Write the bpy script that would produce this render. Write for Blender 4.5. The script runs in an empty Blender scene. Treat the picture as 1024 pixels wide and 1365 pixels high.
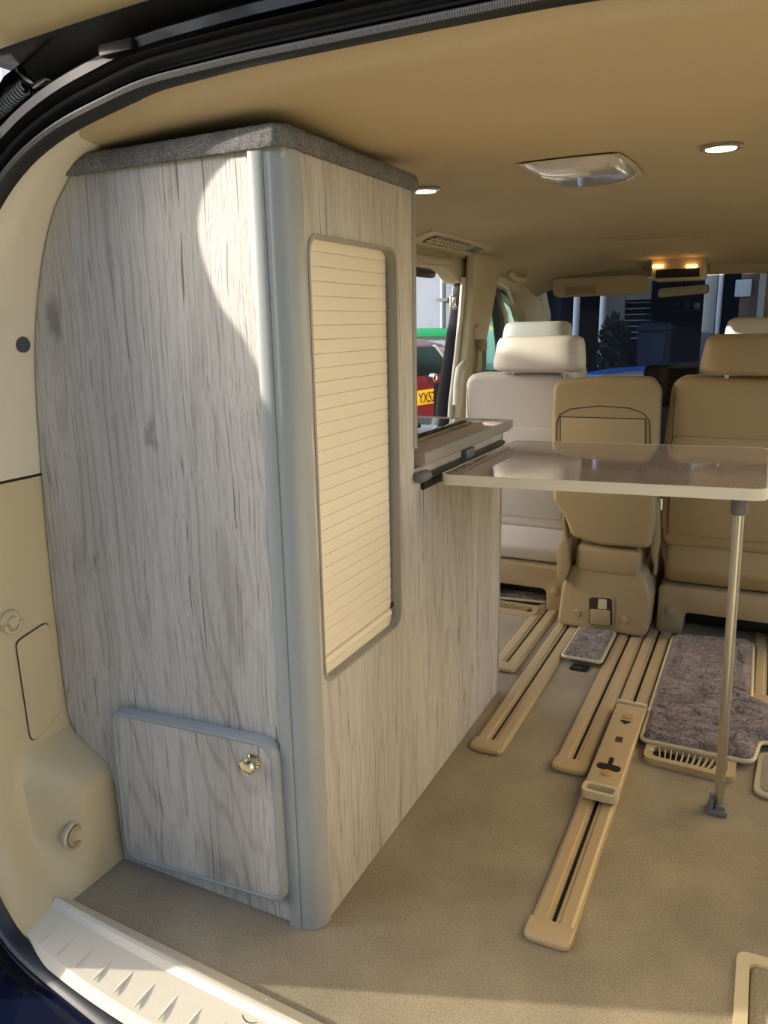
import bpy, bmesh, math, random
from mathutils import Vector, Matrix, noise
random.seed(7)
SC = bpy.context.scene
COL = SC.collection
PI = math.pi

# ------------------------------------------------------------------ camera
RX = Vector((0.89686, 0.44196, -0.01802))
RY = Vector((0.08851, -0.21922, -0.97165))
RZ = Vector((-0.43338, 0.86984, -0.23573))
CAM = Vector((0.0, 0.0, 1.0))
cam_data = bpy.data.cameras.new('camera')
cam_data.sensor_fit = 'HORIZONTAL'
cam_data.sensor_width = 36.0
cam_data.lens = 1025.0 / 1024.0 * 36.0
cam_data.clip_start = 0.02
cam = bpy.data.objects.new('camera', cam_data)
COL.objects.link(cam)
m = Matrix.Identity(4)
for i in range(3):
    m[i][0] = RX[i]; m[i][1] = -RY[i]; m[i][2] = -RZ[i]; m[i][3] = CAM[i]
cam.matrix_world = m
SC.camera = cam

def ray(px, py):
    return RX * (px - 512) + RY * (py - 682.5) + RZ * 1025.0
def at(px, py, x=None, y=None, z=None):
    d = ray(px, py)
    if x is not None: t = (x - CAM.x) / d.x
    elif y is not None: t = (y - CAM.y) / d.y
    else: t = (z - CAM.z) / d.z
    return CAM + d * t

# ------------------------------------------------------------------ world, sun, exposure
SUN_EL = math.radians(11)
SUN_DIR = Vector((0.944 * math.cos(SUN_EL), 0.33 * math.cos(SUN_EL), -math.sin(SUN_EL)))
world = bpy.data.worlds.new('world'); SC.world = world
world.use_nodes = True
wn = world.node_tree.nodes; wl = world.node_tree.links
wn.clear()
wout = wn.new('ShaderNodeOutputWorld'); wbg = wn.new('ShaderNodeBackground')
sky = wn.new('ShaderNodeTexSky'); sky.sky_type = 'NISHITA'
sky.sun_disc = False; sky.sun_elevation = math.radians(24)
sky.sun_rotation = math.atan2(-SUN_DIR.x, -SUN_DIR.y)
sky.dust_density = 1.6; sky.ozone_density = 1.0; sky.air_density = 1.0
wl.new(sky.outputs[0], wbg.inputs[0]); wl.new(wbg.outputs[0], wout.inputs[0])
wbg.inputs[1].default_value = 0.235
sun_data = bpy.data.lights.new('sun', 'SUN')
sun_data.energy = 4.6; sun_data.angle = math.radians(0.6); sun_data.color = (1.0, 0.90, 0.76)
sun = bpy.data.objects.new('sun', sun_data); COL.objects.link(sun)
sun.rotation_euler = SUN_DIR.to_track_quat('-Z', 'Y').to_euler()
sun.location = (-8, -3, 6)
SC.view_settings.view_transform = 'Standard'
SC.view_settings.look = 'None'
SC.view_settings.gamma = 1.0
SC.view_settings.use_curve_mapping = False
SC.view_settings.exposure = 0.88

# ------------------------------------------------------------------ helpers
def lin(c):
    return tuple(((v / 255) / 12.92 if v / 255 <= 0.04045 else ((v / 255 + 0.055) / 1.055) ** 2.4) for v in c)

def newmat(name):
    mt = bpy.data.materials.new(name); mt.use_nodes = True
    nt = mt.node_tree
    return mt, nt, nt.nodes['Principled BSDF']

def plain(name, rgb, rough=0.5, metal=0.0, bump=0.0, bscale=200.0, vary=0.0, spec=0.5, coat=0.0, vscale=6.0):
    mt, nt, b = newmat(name)
    c = lin(rgb)
    b.inputs['Base Color'].default_value = (*c, 1)
    b.inputs['Roughness'].default_value = rough
    b.inputs['Metallic'].default_value = metal
    b.inputs['Specular IOR Level'].default_value = spec
    if coat:
        b.inputs['Coat Weight'].default_value = coat
        b.inputs['Coat Roughness'].default_value = 0.05
    if bump or vary:
        tc = nt.nodes.new('ShaderNodeTexCoord')
    if bump:
        n = nt.nodes.new('ShaderNodeTexNoise'); n.inputs['Scale'].default_value = bscale
        n.inputs['Detail'].default_value = 4
        nt.links.new(tc.outputs['Object'], n.inputs['Vector'])
        bp = nt.nodes.new('ShaderNodeBump'); bp.inputs['Strength'].default_value = bump
        bp.inputs['Distance'].default_value = 0.002
        nt.links.new(n.outputs['Fac'], bp.inputs['Height']); nt.links.new(bp.outputs[0], b.inputs['Normal'])
    if vary:
        n2 = nt.nodes.new('ShaderNodeTexNoise'); n2.inputs['Scale'].default_value = vscale
        n2.inputs['Detail'].default_value = 6
        nt.links.new(tc.outputs['Object'], n2.inputs['Vector'])
        r = nt.nodes.new('ShaderNodeValToRGB')
        r.color_ramp.elements[0].position = 0.3; r.color_ramp.elements[1].position = 0.7
        r.color_ramp.elements[0].color = (*[v * (1 - vary) for v in c], 1)
        r.color_ramp.elements[1].color = (*[min(1, v * (1 + vary)) for v in c], 1)
        nt.links.new(n2.outputs['Fac'], r.inputs[0]); nt.links.new(r.outputs[0], b.inputs['Base Color'])
    return mt

def emis(name, rgb, strength):
    mt, nt, b = newmat(name)
    b.inputs['Base Color'].default_value = (*lin(rgb), 1)
    b.inputs['Emission Color'].default_value = (*lin(rgb), 1)
    b.inputs['Emission Strength'].default_value = strength
    return mt

def glassmat(name, tint, refl=0.08, dirt=0.0):
    mt = bpy.data.materials.new(name); mt.use_nodes = True
    nt = mt.node_tree; nt.nodes.clear()
    o = nt.nodes.new('ShaderNodeOutputMaterial')
    t = nt.nodes.new('ShaderNodeBsdfTransparent'); t.inputs[0].default_value = (*lin(tint), 1)
    g = nt.nodes.new('ShaderNodeBsdfGlossy'); g.inputs['Roughness'].default_value = 0.02
    lw = nt.nodes.new('ShaderNodeLayerWeight'); lw.inputs[0].default_value = 0.25
    mx = nt.nodes.new('ShaderNodeMixShader')
    ma = nt.nodes.new('ShaderNodeMath'); ma.operation = 'MULTIPLY_ADD'
    ma.inputs[1].default_value = 0.6; ma.inputs[2].default_value = refl
    nt.links.new(lw.outputs['Facing'], ma.inputs[0])
    mp = nt.nodes.new('ShaderNodeMath'); mp.operation = 'MULTIPLY'; mp.inputs[1].default_value = 0.35
    nt.links.new(ma.outputs[0], mp.inputs[0])
    nt.links.new(mp.outputs[0], mx.inputs[0]); nt.links.new(t.outputs[0], mx.inputs[1]); nt.links.new(g.outputs[0], mx.inputs[2])
    last = mx
    if dirt:
        tc = nt.nodes.new('ShaderNodeTexCoord')
        n = nt.nodes.new('ShaderNodeTexNoise'); n.inputs['Scale'].default_value = 70; n.inputs['Detail'].default_value = 5
        nt.links.new(tc.outputs['Object'], n.inputs['Vector'])
        r = nt.nodes.new('ShaderNodeValToRGB'); r.color_ramp.elements[0].position = 0.58; r.color_ramp.elements[1].position = 0.72
        r.color_ramp.elements[0].color = (dirt * .1,) * 3 + (1,); r.color_ramp.elements[1].color = (dirt,) * 3 + (1,)
        nt.links.new(n.outputs['Fac'], r.inputs[0])
        df = nt.nodes.new('ShaderNodeBsdfDiffuse'); df.inputs[0].default_value = (*lin((150, 165, 185)), 1)
        m2 = nt.nodes.new('ShaderNodeMixShader')
        nt.links.new(r.outputs[0], m2.inputs[0]); nt.links.new(mx.outputs[0], m2.inputs[1]); nt.links.new(df.outputs[0], m2.inputs[2])
        last = m2
    nt.links.new(last.outputs[0], o.inputs[0])
    return mt

def wood(name, light, mid, dark, seed):
    """grey-washed pine laminate, grain running along Z"""
    mt, nt, b = newmat(name)
    N = nt.nodes.new; L = nt.links.new
    tc = N('ShaderNodeTexCoord')
    off = N('ShaderNodeMapping'); off.inputs['Location'].default_value = (seed, seed * 1.7, seed * 0.6)
    L(tc.outputs['Object'], off.inputs[0])
    # gentle bending of the grain
    wob = N('ShaderNodeTexNoise'); wob.inputs['Scale'].default_value = 3.2; wob.inputs['Detail'].default_value = 2
    L(off.outputs[0], wob.inputs['Vector'])
    sub = N('ShaderNodeVectorMath'); sub.operation = 'SUBTRACT'; sub.inputs[1].default_value = (0.5, 0.5, 0.5)
    L(wob.outputs['Color'], sub.inputs[0])
    sc = N('ShaderNodeVectorMath'); sc.operation = 'MULTIPLY'; sc.inputs[1].default_value = (0.028, 0.028, 0.0)
    L(sub.outputs[0], sc.inputs[0])
    ad = N('ShaderNodeVectorMath'); ad.operation = 'ADD'
    L(off.outputs[0], ad.inputs[0]); L(sc.outputs[0], ad.inputs[1])
    def stretched(sx, sz, detail, rough=0.55):
        mp = N('ShaderNodeMapping'); mp.inputs['Scale'].default_value = (sx, sx, sz)
        L(ad.outputs[0], mp.inputs[0])
        n = N('ShaderNodeTexNoise'); n.inputs['Scale'].default_value = 1.0
        n.inputs['Detail'].default_value = detail; n.inputs['Roughness'].default_value = rough
        L(mp.outputs[0], n.inputs['Vector'])
        return n
    broad = stretched(11, 0.9, 3)
    fine = stretched(300, 5.0, 4, 0.6)
    hair = stretched(560, 16, 3, 0.65)
    # cathedral rings
    ringn = stretched(5.5, 0.55, 1)
    mul = N('ShaderNodeMath'); mul.operation = 'MULTIPLY'; mul.inputs[1].default_value = 150
    L(ringn.outputs['Fac'], mul.inputs[0])
    sn = N('ShaderNodeMath'); sn.operation = 'SINE'; L(mul.outputs[0], sn.inputs[0])
    def ramp(src, p0, p1, c0, c1):
        r = N('ShaderNodeValToRGB'); r.color_ramp.elements[0].position = p0; r.color_ramp.elements[1].position = p1
        r.color_ramp.elements[0].color = (*c0, 1); r.color_ramp.elements[1].color = (*c1, 1)
        L(src, r.inputs[0]); return r
    def mix(fac, a, bcol):
        mx = N('ShaderNodeMix'); mx.data_type = 'RGBA'
        if isinstance(fac, float): mx.inputs[0].default_value = fac
        else: L(fac, mx.inputs[0])
        L(a, mx.inputs[6])
        if isinstance(bcol, tuple): mx.inputs[7].default_value = (*bcol, 1)
        else: L(bcol, mx.inputs[7])
        return mx.outputs[2]
    base = ramp(broad.outputs['Fac'], 0.3, 0.66, lin(mid), lin(light)).outputs[0]
    rg = ramp(sn.outputs[0], 0.45, 1.0, (0, 0, 0), (0.30, 0.30, 0.30)).outputs[0]
    fr0 = N('ShaderNodeMath'); fr0.operation = 'MULTIPLY'; L(rg, fr0.inputs[0])
    L(ramp(broad.outputs['Fac'], 0.4, 0.6, (1, 1, 1), (0.25, 0.25, 0.25)).outputs[0], fr0.inputs[1])
    base = mix(fr0.outputs[0], base, lin(dark))
    st = ramp(fine.outputs['Fac'], 0.52, 0.78, (0, 0, 0), (0.85, 0.85, 0.85)).outputs[0]
    base = mix(st, base, lin(dark))
    hr = ramp(hair.outputs['Fac'], 0.56, 0.70, (0, 0, 0), (0.42, 0.42, 0.42)).outputs[0]
    base = mix(hr, base, lin(dark))
    # cracks: thin long dark dashes
    crk = stretched(150, 2.6, 2, 0.4)
    cr = ramp(crk.outputs['Fac'], 0.695, 0.72, (0, 0, 0), (0.75, 0.75, 0.75)).outputs[0]
    base = mix(cr, base, tuple(v * 0.45 for v in lin(dark)))
    # knots
    km = N('ShaderNodeMapping'); km.inputs['Scale'].default_value = (4.2, 4.2, 1.9); L(off.outputs[0], km.inputs[0])
    kd = N('ShaderNodeTexNoise'); kd.inputs['Scale'].default_value = 38; kd.inputs['Detail'].default_value = 3; L(off.outputs[0], kd.inputs['Vector'])
    ka = N('ShaderNodeVectorMath'); ka.operation = 'SCALE'; ka.inputs['Scale'].default_value = 0.10; L(kd.outputs['Color'], ka.inputs[0])
    kb = N('ShaderNodeVectorMath'); kb.operation = 'ADD'; L(km.outputs[0], kb.inputs[0]); L(ka.outputs[0], kb.inputs[1])
    vo = N('ShaderNodeTexVoronoi'); vo.inputs['Scale'].default_value = 1.0; L(kb.outputs[0], vo.inputs['Vector'])
    kr = ramp(vo.outputs['Distance'], 0.035, 0.085, (0.6, 0.6, 0.6), (0, 0, 0)).outputs[0]
    base = mix(kr, base, tuple(v * 0.6 for v in lin(dark)))
    L(base, b.inputs['Base Color'])
    b.inputs['Roughness'].default_value = 0.5
    bp = N('ShaderNodeBump'); bp.inputs['Strength'].default_value = 0.45; bp.inputs['Distance'].default_value = 0.0015
    hh = N('ShaderNodeMath'); hh.operation = 'ADD'; L(st, hh.inputs[0]); L(hr, hh.inputs[1])
    neg = N('ShaderNodeMath'); neg.operation = 'MULTIPLY'; neg.inputs[1].default_value = -1; L(hh.outputs[0], neg.inputs[0])
    L(neg.outputs[0], bp.inputs['Height']); L(bp.outputs[0], b.inputs['Normal'])
    return mt

def fabric(name, c0, c1, scale, bump, dist=0.004, rough=0.95, patch=5.0, patchv=0.12):
    mt, nt, b = newmat(name)
    N = nt.nodes.new; L = nt.links.new
    tc = N('ShaderNodeTexCoord')
    n = N('ShaderNodeTexNoise'); n.inputs['Scale'].default_value = scale; n.inputs['Detail'].default_value = 5; n.inputs['Roughness'].default_value = 0.7
    L(tc.outputs['Object'], n.inputs['Vector'])
    r = N('ShaderNodeValToRGB'); r.color_ramp.elements[0].position = 0.32; r.color_ramp.elements[1].position = 0.68
    r.color_ramp.elements[0].color = (*lin(c0), 1); r.color_ramp.elements[1].color = (*lin(c1), 1)
    L(n.outputs['Fac'], r.inputs[0])
    p = N('ShaderNodeTexNoise'); p.inputs['Scale'].default_value = patch; p.inputs['Detail'].default_value = 5
    L(tc.outputs['Object'], p.inputs['Vector'])
    pr = N('ShaderNodeValToRGB'); pr.color_ramp.elements[0].position = 0.3; pr.color_ramp.elements[1].position = 0.7
    pr.color_ramp.elements[0].color = (1 - patchv,) * 3 + (1,); pr.color_ramp.elements[1].color = (1, 1, 1, 1)
    L(p.outputs['Fac'], pr.inputs[0])
    mx = N('ShaderNodeMix'); mx.data_type = 'RGBA'; mx.blend_type = 'MULTIPLY'; mx.inputs[0].default_value = 1
    L(r.outputs[0], mx.inputs[6]); L(pr.outputs[0], mx.inputs[7]); L(mx.outputs[2], b.inputs['Base Color'])
    b.inputs['Roughness'].default_value = rough; b.inputs['Specular IOR Level'].default_value = 0.15
    bp = N('ShaderNodeBump'); bp.inputs['Strength'].default_value = bump; bp.inputs['Distance'].default_value = dist
    L(n.outputs['Fac'], bp.inputs['Height']); L(bp.outputs[0], b.inputs['Normal'])
    return mt

M = {}
M['wood'] = wood('grey_pine_laminate', (202, 199, 193), (184, 179, 171), (112, 104, 96), 3.1)
M['trim_grey'] = plain('grey_pvc_trim', (158, 163, 163), 0.34, spec=0.5)
M['edge_grey'] = plain('grey_edging', (152, 150, 142), 0.4)
M['felt'] = fabric('grey_felt', (92, 92, 92), (196, 196, 196), 420, 1.0, 0.006, patch=40, patchv=0.25)
M['shutter'] = plain('cream_tambour', (236, 226, 202), 0.5)
M['dark_gap'] = plain('dark_gap', (18, 17, 16), 0.8)
M['chrome'] = plain('chrome', (215, 212, 205), 0.08, 1.0)
M['carpet'] = fabric('beige_carpet', (142, 130, 106), (190, 176, 148), 330, 0.7, 0.003, patch=7, patchv=0.25)
M['headliner'] = fabric('headliner_cloth', (184, 167, 132), (196, 179, 144), 900, 0.25, 0.001, patch=3, patchv=0.05)
M['trim'] = plain('cream_plastic', (200, 186, 150), 0.5, bump=0.12, bscale=700)
M['trim_lt'] = plain('pale_plastic', (220, 212, 192), 0.45, bump=0.15, bscale=600)
M['rail'] = plain('rail_plastic', (182, 160, 122), 0.42, bump=0.08, bscale=500)
M['black'] = plain('black_plastic', (20, 20, 22), 0.5)
M['rubber'] = plain('black_rubber', (24, 25, 28), 0.38)
M['ribbed'] = plain('grey_rubber', (30, 31, 34), 0.35)
M['navy'] = plain('navy_paint', (12, 22, 52), 0.25, 0.3, coat=1.0)
M['jamb'] = plain('jamb_paint', (9, 13, 28), 0.38, 0.2, coat=0.25)
M['navy_in'] = plain('dark_jamb', (12, 13, 16), 0.6, 0.0)
M['leather'] = plain('cream_leather_lit', (204, 199, 190), 0.45, bump=0.15, bscale=350, spec=0.4)  # cream seat leather with cool sky light tinted into the colour
M['leather_shaded'] = plain('cream_leather_shaded', (160, 140, 104), 0.48, bump=0.15, bscale=350, spec=0.4)  # same cream leather, shade darkened into the colour
M['seat_plastic'] = plain('beige_seat_plastic', (160, 140, 105), 0.5, bump=0.1, bscale=500)
M['seam'] = plain('seam_shadow_groove', (60, 50, 38), 0.8)
M['shag'] = fabric('mauve_shag', (128, 112, 104), (200, 186, 178), 150, 1.0, 0.008, patch=22, patchv=0.45)
M['alu'] = plain('brushed_aluminium', (200, 196, 186), 0.3, 0.9)
M['grey_plastic'] = plain('grey_plastic', (110, 112, 116), 0.45)
M['rail_dark'] = plain('dark_grey_metal', (84, 84, 84), 0.4, 0.4)
M['hob'] = plain('black_hob_glass', (8, 8, 10), 0.04, spec=0.7)
M['steel'] = plain('stainless', (190, 188, 182), 0.22, 1.0)
def speckle():
    mt, nt, b = newmat('speckled_laminate')
    N = nt.nodes.new; L = nt.links.new
    tc = N('ShaderNodeTexCoord')
    v = N('ShaderNodeTexNoise'); v.inputs['Scale'].default_value = 420; v.inputs['Detail'].default_value = 2; L(tc.outputs['Object'], v.inputs['Vector'])
    r = N('ShaderNodeValToRGB'); e = r.color_ramp.elements
    e[0].position = 0.30; e[0].color = (*lin((112, 98, 90)), 1)
    e[1].position = 0.42; e[1].color = (*lin((172, 154, 140)), 1)
    q = r.color_ramp.elements.new(0.62); q.color = (*lin((180, 162, 148)), 1)
    q = r.color_ramp.elements.new(0.74); q.color = (*lin((206, 192, 180)), 1)
    L(v.outputs['Fac'], r.inputs[0]); L(r.outputs[0], b.inputs['Base Color'])
    b.inputs['Roughness'].default_value = 0.07; b.inputs['Specular IOR Level'].default_value = 0.6
    b.inputs['Coat Weight'].default_value = 0.5; b.inputs['Coat Roughness'].default_value = 0.03
    return mt
M['speckle'] = speckle()
M['table_edge'] = plain('cream_edge_band', (226, 220, 200), 0.35)
M['glass'] = glassmat('clear_glass', (225, 235, 236), 0.1)
M['glass_front'] = glassmat('dusty_windscreen', (125, 146, 178), 0.06, dirt=0.2)
M['glass_priv'] = glassmat('privacy_glass', (38, 42, 48), 0.25)
M['lens'] = None
M['mirror'] = plain('mirror_glass', (225, 225, 225), 0.02, 1.0)
M['bulb'] = emis('downlight_bulb', (255, 222, 165), 5.0)
M['bulb_warm'] = emis('map_light_bulb', (255, 180, 95), 4.0)
M['ground'] = fabric('pale_concrete', (178, 168, 148), (212, 202, 180), 30, 0.4, 0.01, patch=1.2, patchv=0.2)
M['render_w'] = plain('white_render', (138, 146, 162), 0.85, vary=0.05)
M['render_c'] = plain('cream_render', (250, 230, 188), 0.85, vary=0.05)  # for the added house and wall, warmed to tint their bounced light
M['green'] = plain('green_band_paint', (28, 150, 96), 0.5)
M['corr'] = plain('grey_sheet_metal', (165, 172, 186), 0.5)
M['mint'] = plain('mint_paint', (140, 196, 186), 0.4, coat=0.3)
M['mint_ring'] = plain('pale_yellow_paint', (190, 206, 160), 0.5)
M['maroon'] = plain('maroon_car_paint', (120, 22, 44), 0.35, 0.1, coat=0.3)
M['plate'] = plain('yellow_plate', (246, 196, 18), 0.4)
M['darkglass'] = plain('dark_car_glass', (14, 16, 20), 0.2, spec=0.2)
M['garage'] = plain('dark_garage_wall', (22, 25, 34), 0.9, vary=0.2)
M['brick'] = plain('brown_stone', (118, 96, 78), 0.9, vary=0.3, vscale=20)
M['wood_out'] = plain('weathered_timber', (134, 108, 78), 0.85, vary=0.25, vscale=14)
M['bin'] = plain('navy_bin_plastic', (30, 38, 62), 0.6)
M['door_grey'] = plain('grey_door_paint', (150, 146, 134), 0.7)
M['white_paint'] = plain('white_frame_paint', (205, 205, 205), 0.6)
M['tyre'] = plain('tyre_rubber', (22, 22, 22), 0.85)
M['roof'] = plain('grey_slate', (84, 88, 96), 0.8, vary=0.2)
def lensmat():
    mt, nt, b = newmat('clear_lens_plastic')
    b.inputs['Base Color'].default_value = (0.86, 0.85, 0.82, 1)
    b.inputs['Roughness'].default_value = 0.06
    b.inputs['Transmission Weight'].default_value = 0.45
    b.inputs['Specular IOR Level'].default_value = 0.8
    return mt
M['lens'] = lensmat()

def rootloc(p):
    v = Vector((0, 0, 0))
    while p is not None:
        v += p.location; p = p.parent
    return v

def finish(name, bm, mat, parent=None, smooth=35, recalc=True):
    if recalc: bmesh.ops.recalc_face_normals(bm, faces=bm.faces[:])
    if parent is not None:
        bmesh.ops.translate(bm, verts=bm.verts[:], vec=-rootloc(parent))
    me = bpy.data.meshes.new(name); bm.to_mesh(me); bm.free()
    if smooth:
        me.shade_smooth(); me.set_sharp_from_angle(angle=math.radians(smooth))
    o = bpy.data.objects.new(name, me); COL.objects.link(o)
    o.parent = parent
    if mat is not None:
        me.materials.append(M[mat] if isinstance(mat, str) else mat)
    return o

def tag(o, label, cat, group=None):
    o['label'] = label; o['category'] = cat
    if group: o['group'] = group
    return o
def struct(o):
    o['kind'] = 'structure'; return o
def thing(name, label, cat, loc, group=None):
    o = bpy.data.objects.new(name, None); COL.objects.link(o)
    o.location = loc; o.empty_display_size = 0.05
    return tag(o, label, cat, group)

def bevel_all(bm, r, seg=2, edges=None):
    if r > 0:
        bmesh.ops.bevel(bm, geom=(edges or bm.edges[:]), offset=r, segments=seg, profile=0.5, affect='EDGES', clamp_overlap=True)
def box_into(bm, x0, x1, y0, y1, z0, z1, r=0.0, seg=2):
    t = bmesh.new()
    bmesh.ops.create_cube(t, size=1)
    for v in t.verts:
        v.co = Vector(((x0 + x1) / 2 + v.co.x * (x1 - x0), (y0 + y1) / 2 + v.co.y * (y1 - y0), (z0 + z1) / 2 + v.co.z * (z1 - z0)))
    bevel_all(t, r, seg)
    merge(bm, t)
def merge(bm, t):
    me = bpy.data.meshes.new('tmp'); t.to_mesh(me); t.free()
    bm.from_mesh(me); bpy.data.meshes.remove(me)
def box(name, x0, x1, y0, y1, z0, z1, mat, parent=None, r=0.0, seg=2):
    bm = bmesh.new(); box_into(bm, x0, x1, y0, y1, z0, z1, r, seg)
    return finish(name, bm, mat, parent)

def roundpoly(pts, r, n=5):
    """round the corners of a 2D polygon; r single or list"""
    out = []
    k = len(pts)
    for i in range(k):
        p = Vector(pts[i]); a = Vector(pts[i - 1]); b = Vector(pts[(i + 1) % k])
        ri = r[i] if isinstance(r, (list, tuple)) else r
        if ri <= 0: out.append((p.x, p.y)); continue
        u = (a - p); v = (b - p)
        lu, lv = u.length, v.length; u.normalize(); v.normalize()
        ang = u.angle(v)
        d = min(ri / math.tan(ang / 2), lu * 0.49, lv * 0.49)
        p0 = p + u * d; p1 = p + v * d
        for j in range(n + 1):
            t = j / n
            q = p0 * (1 - t) ** 2 + p * 2 * t * (1 - t) + p1 * t * t
            out.append((q.x, q.y))
    return out
def prism_bm(pts, axis, d0, d1, bev=0.0, seg=2):
    """pts 2D polygon; axis 'x': pts=(y,z), 'y': pts=(x,z), 'z': pts=(x,y)"""
    bm = bmesh.new()
    def mk(p, d):
        if axis == 'x': return (d, p[0], p[1])
        if axis == 'y': return (p[0], d, p[1])
        return (p[0], p[1], d)
    a = [bm.verts.new(mk(p, d0)) for p in pts]
    b = [bm.verts.new(mk(p, d1)) for p in pts]
    f0 = bm.faces.new(a); f1 = bm.faces.new(b[::-1])
    n = len(pts)
    for i in range(n):
        bm.faces.new((a[i], a[(i + 1) % n], b[(i + 1) % n], b[i]))
    bmesh.ops.recalc_face_normals(bm, faces=bm.faces[:])
    if bev:
        es = list(f0.edges) + list(f1.edges)
        bmesh.ops.bevel(bm, geom=es, offset=bev, segments=seg, profile=0.5, affect='EDGES', clamp_overlap=True)
    return bm
def prism(name, pts, axis, d0, d1, mat, parent=None, bev=0.0, seg=2):
    return finish(name, prism_bm(pts, axis, d0, d1, bev, seg), mat, parent)
def ringprism_bm(outer, inner, axis, d0, d1):
    """frame between two equal-length outlines"""
    bm = bmesh.new()
    def mk(p, d):
        if axis == 'x': return (d, p[0], p[1])
        if axis == 'y': return (p[0], d, p[1])
        return (p[0], p[1], d)
    n = len(outer)
    A = [[bm.verts.new(mk(p, d)) for p in s] for s in (outer, inner) for d in (d0, d1)]
    o0, o1, i0, i1 = A
    for i in range(n):
        j = (i + 1) % n
        bm.faces.new((o0[i], o0[j], i0[j], i0[i])); bm.faces.new((o1[i], i1[i], i1[j], o1[j]))
        bm.faces.new((o0[i], o1[i], o1[j], o0[j])); bm.faces.new((i0[i], i0[j], i1[j], i1[i]))
    return bm
def tube_bm(path, r, n=10, closed=False, cap=True):
    bm = bmesh.new()
    path = [Vector(p) for p in path]
    k = len(path); rings = []
    up = None
    for i, p in enumerate(path):
        if closed: t = path[(i + 1) % k] - path[i - 1]
        else: t = path[min(i + 1, k - 1)] - path[max(i - 1, 0)]
        t.normalize()
        if up is None:
            up = Vector((0, 0, 1)) if abs(t.z) < 0.9 else Vector((1, 0, 0))
        s = t.cross(up)
        if s.length < 1e-5: s = t.orthogonal()
        s.normalize(); up = s.cross(t).normalized()
        rr = r[i] if isinstance(r, (list, tuple)) else r
        rings.append([bm.verts.new(p + (s * math.cos(2 * PI * j / n) + up * math.sin(2 * PI * j / n)) * rr) for j in range(n)])
    rng = range(k) if closed else range(k - 1)
    for i in rng:
        a = rings[i]; b = rings[(i + 1) % k]
        for j in range(n):
            bm.faces.new((a[j], a[(j + 1) % n], b[(j + 1) % n], b[j]))
    if cap and not closed:
        bm.faces.new(rings[0][::-1]); bm.faces.new(rings[-1])
    return bm
def tube(name, path, r, mat, parent=None, n=10, closed=False):
    return finish(name, tube_bm(path, r, n, closed), mat, parent, 50)
def lathe(name, profile, mat, parent, center, axis='z', n=24):
    bm = bmesh.new(); rings = []
    c = Vector(center)
    for (r, h) in profile:
        ring = []
        for j in range(n):
            a = 2 * PI * j / n
            if axis == 'z': v = Vector((r * math.cos(a), r * math.sin(a), h))
            elif axis == 'y': v = Vector((r * math.cos(a), h, r * math.sin(a)))
            else: v = Vector((h, r * math.cos(a), r * math.sin(a)))
            ring.append(bm.verts.new(c + v))
        rings.append(ring)
    for a, b in zip(rings, rings[1:]):
        for j in range(n):
            bm.faces.new((a[j], a[(j + 1) % n], b[(j + 1) % n], b[j]))
    bm.faces.new(rings[0][::-1]); bm.faces.new(rings[-1])
    return finish(name, bm, mat, parent, 40)
def grid(name, fn, nu, nv, mat, parent=None, thick=0.0, tdir=None, smooth=35):
    bm = bmesh.new()
    V = [[bm.verts.new(fn(i / nu, j / nv)) for j in range(nv + 1)] for i in range(nu + 1)]
    for i in range(nu):
        for j in range(nv):
            bm.faces.new((V[i][j], V[i + 1][j], V[i + 1][j + 1], V[i][j + 1]))
    if thick:
        td = Vector(tdir) * thick
        W = [[bm.verts.new(V[i][j].co + td) for j in range(nv + 1)] for i in range(nu + 1)]
        for i in range(nu):
            for j in range(nv):
                bm.faces.new((W[i][j], W[i][j + 1], W[i + 1][j + 1], W[i + 1][j]))
        for i in range(nu):
            bm.faces.new((V[i][0], W[i][0], W[i + 1][0], V[i + 1][0]))
            bm.faces.new((V[i][nv], V[i + 1][nv], W[i + 1][nv], W[i][nv]))
        for j in range(nv):
            bm.faces.new((V[0][j], V[0][j + 1], W[0][j + 1], W[0][j]))
            bm.faces.new((V[nu][j], W[nu][j], W[nu][j + 1], V[nu][j + 1]))
    return finish(name, bm, mat, parent, smooth)
def interp(tab, t):
    if t <= tab[0][0]: return tab[0][1]
    for (a, va), (b, vb) in zip(tab, tab[1:]):
        if t <= b:
            s = (t - a) / (b - a)
            return va + (vb - va) * s
    return tab[-1][1]
def sinterp(tab, t):
    """catmull-rom smooth interpolation"""
    if t <= tab[0][0]: return tab[0][1]
    if t >= tab[-1][0]: return tab[-1][1]
    for i in range(len(tab) - 1):
        a, b = tab[i], tab[i + 1]
        if t <= b[0]:
            h = b[0] - a[0]; s = (t - a[0]) / h
            def slope(k):
                if k <= 0 or k >= len(tab) - 1:
                    k0 = max(0, min(k, len(tab) - 2)); return (tab[k0 + 1][1] - tab[k0][1]) / (tab[k0 + 1][0] - tab[k0][0])
                return (tab[k + 1][1] - tab[k - 1][1]) / (tab[k + 1][0] - tab[k - 1][0])
            m0 = slope(i) * h; m1 = slope(i + 1) * h
            return (2 * s**3 - 3 * s**2 + 1) * a[1] + (s**3 - 2 * s**2 + s) * m0 + (-2 * s**3 + 3 * s**2) * b[1] + (s**3 - s**2) * m1
def sstep(a, b, t):
    t = max(0, min(1, (t - a) / (b - a))); return t * t * (3 - 2 * t)

X0 = -0.41          # centre line of the van
def mx(x): return 2 * X0 - x

# ------------------------------------------------------------------ van shell: floor
FLO = -0.06
struct(box('floor', -1.16, mx(-1.16), 0.74, 4.3, FLO, 0.0, 'carpet'))

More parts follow.
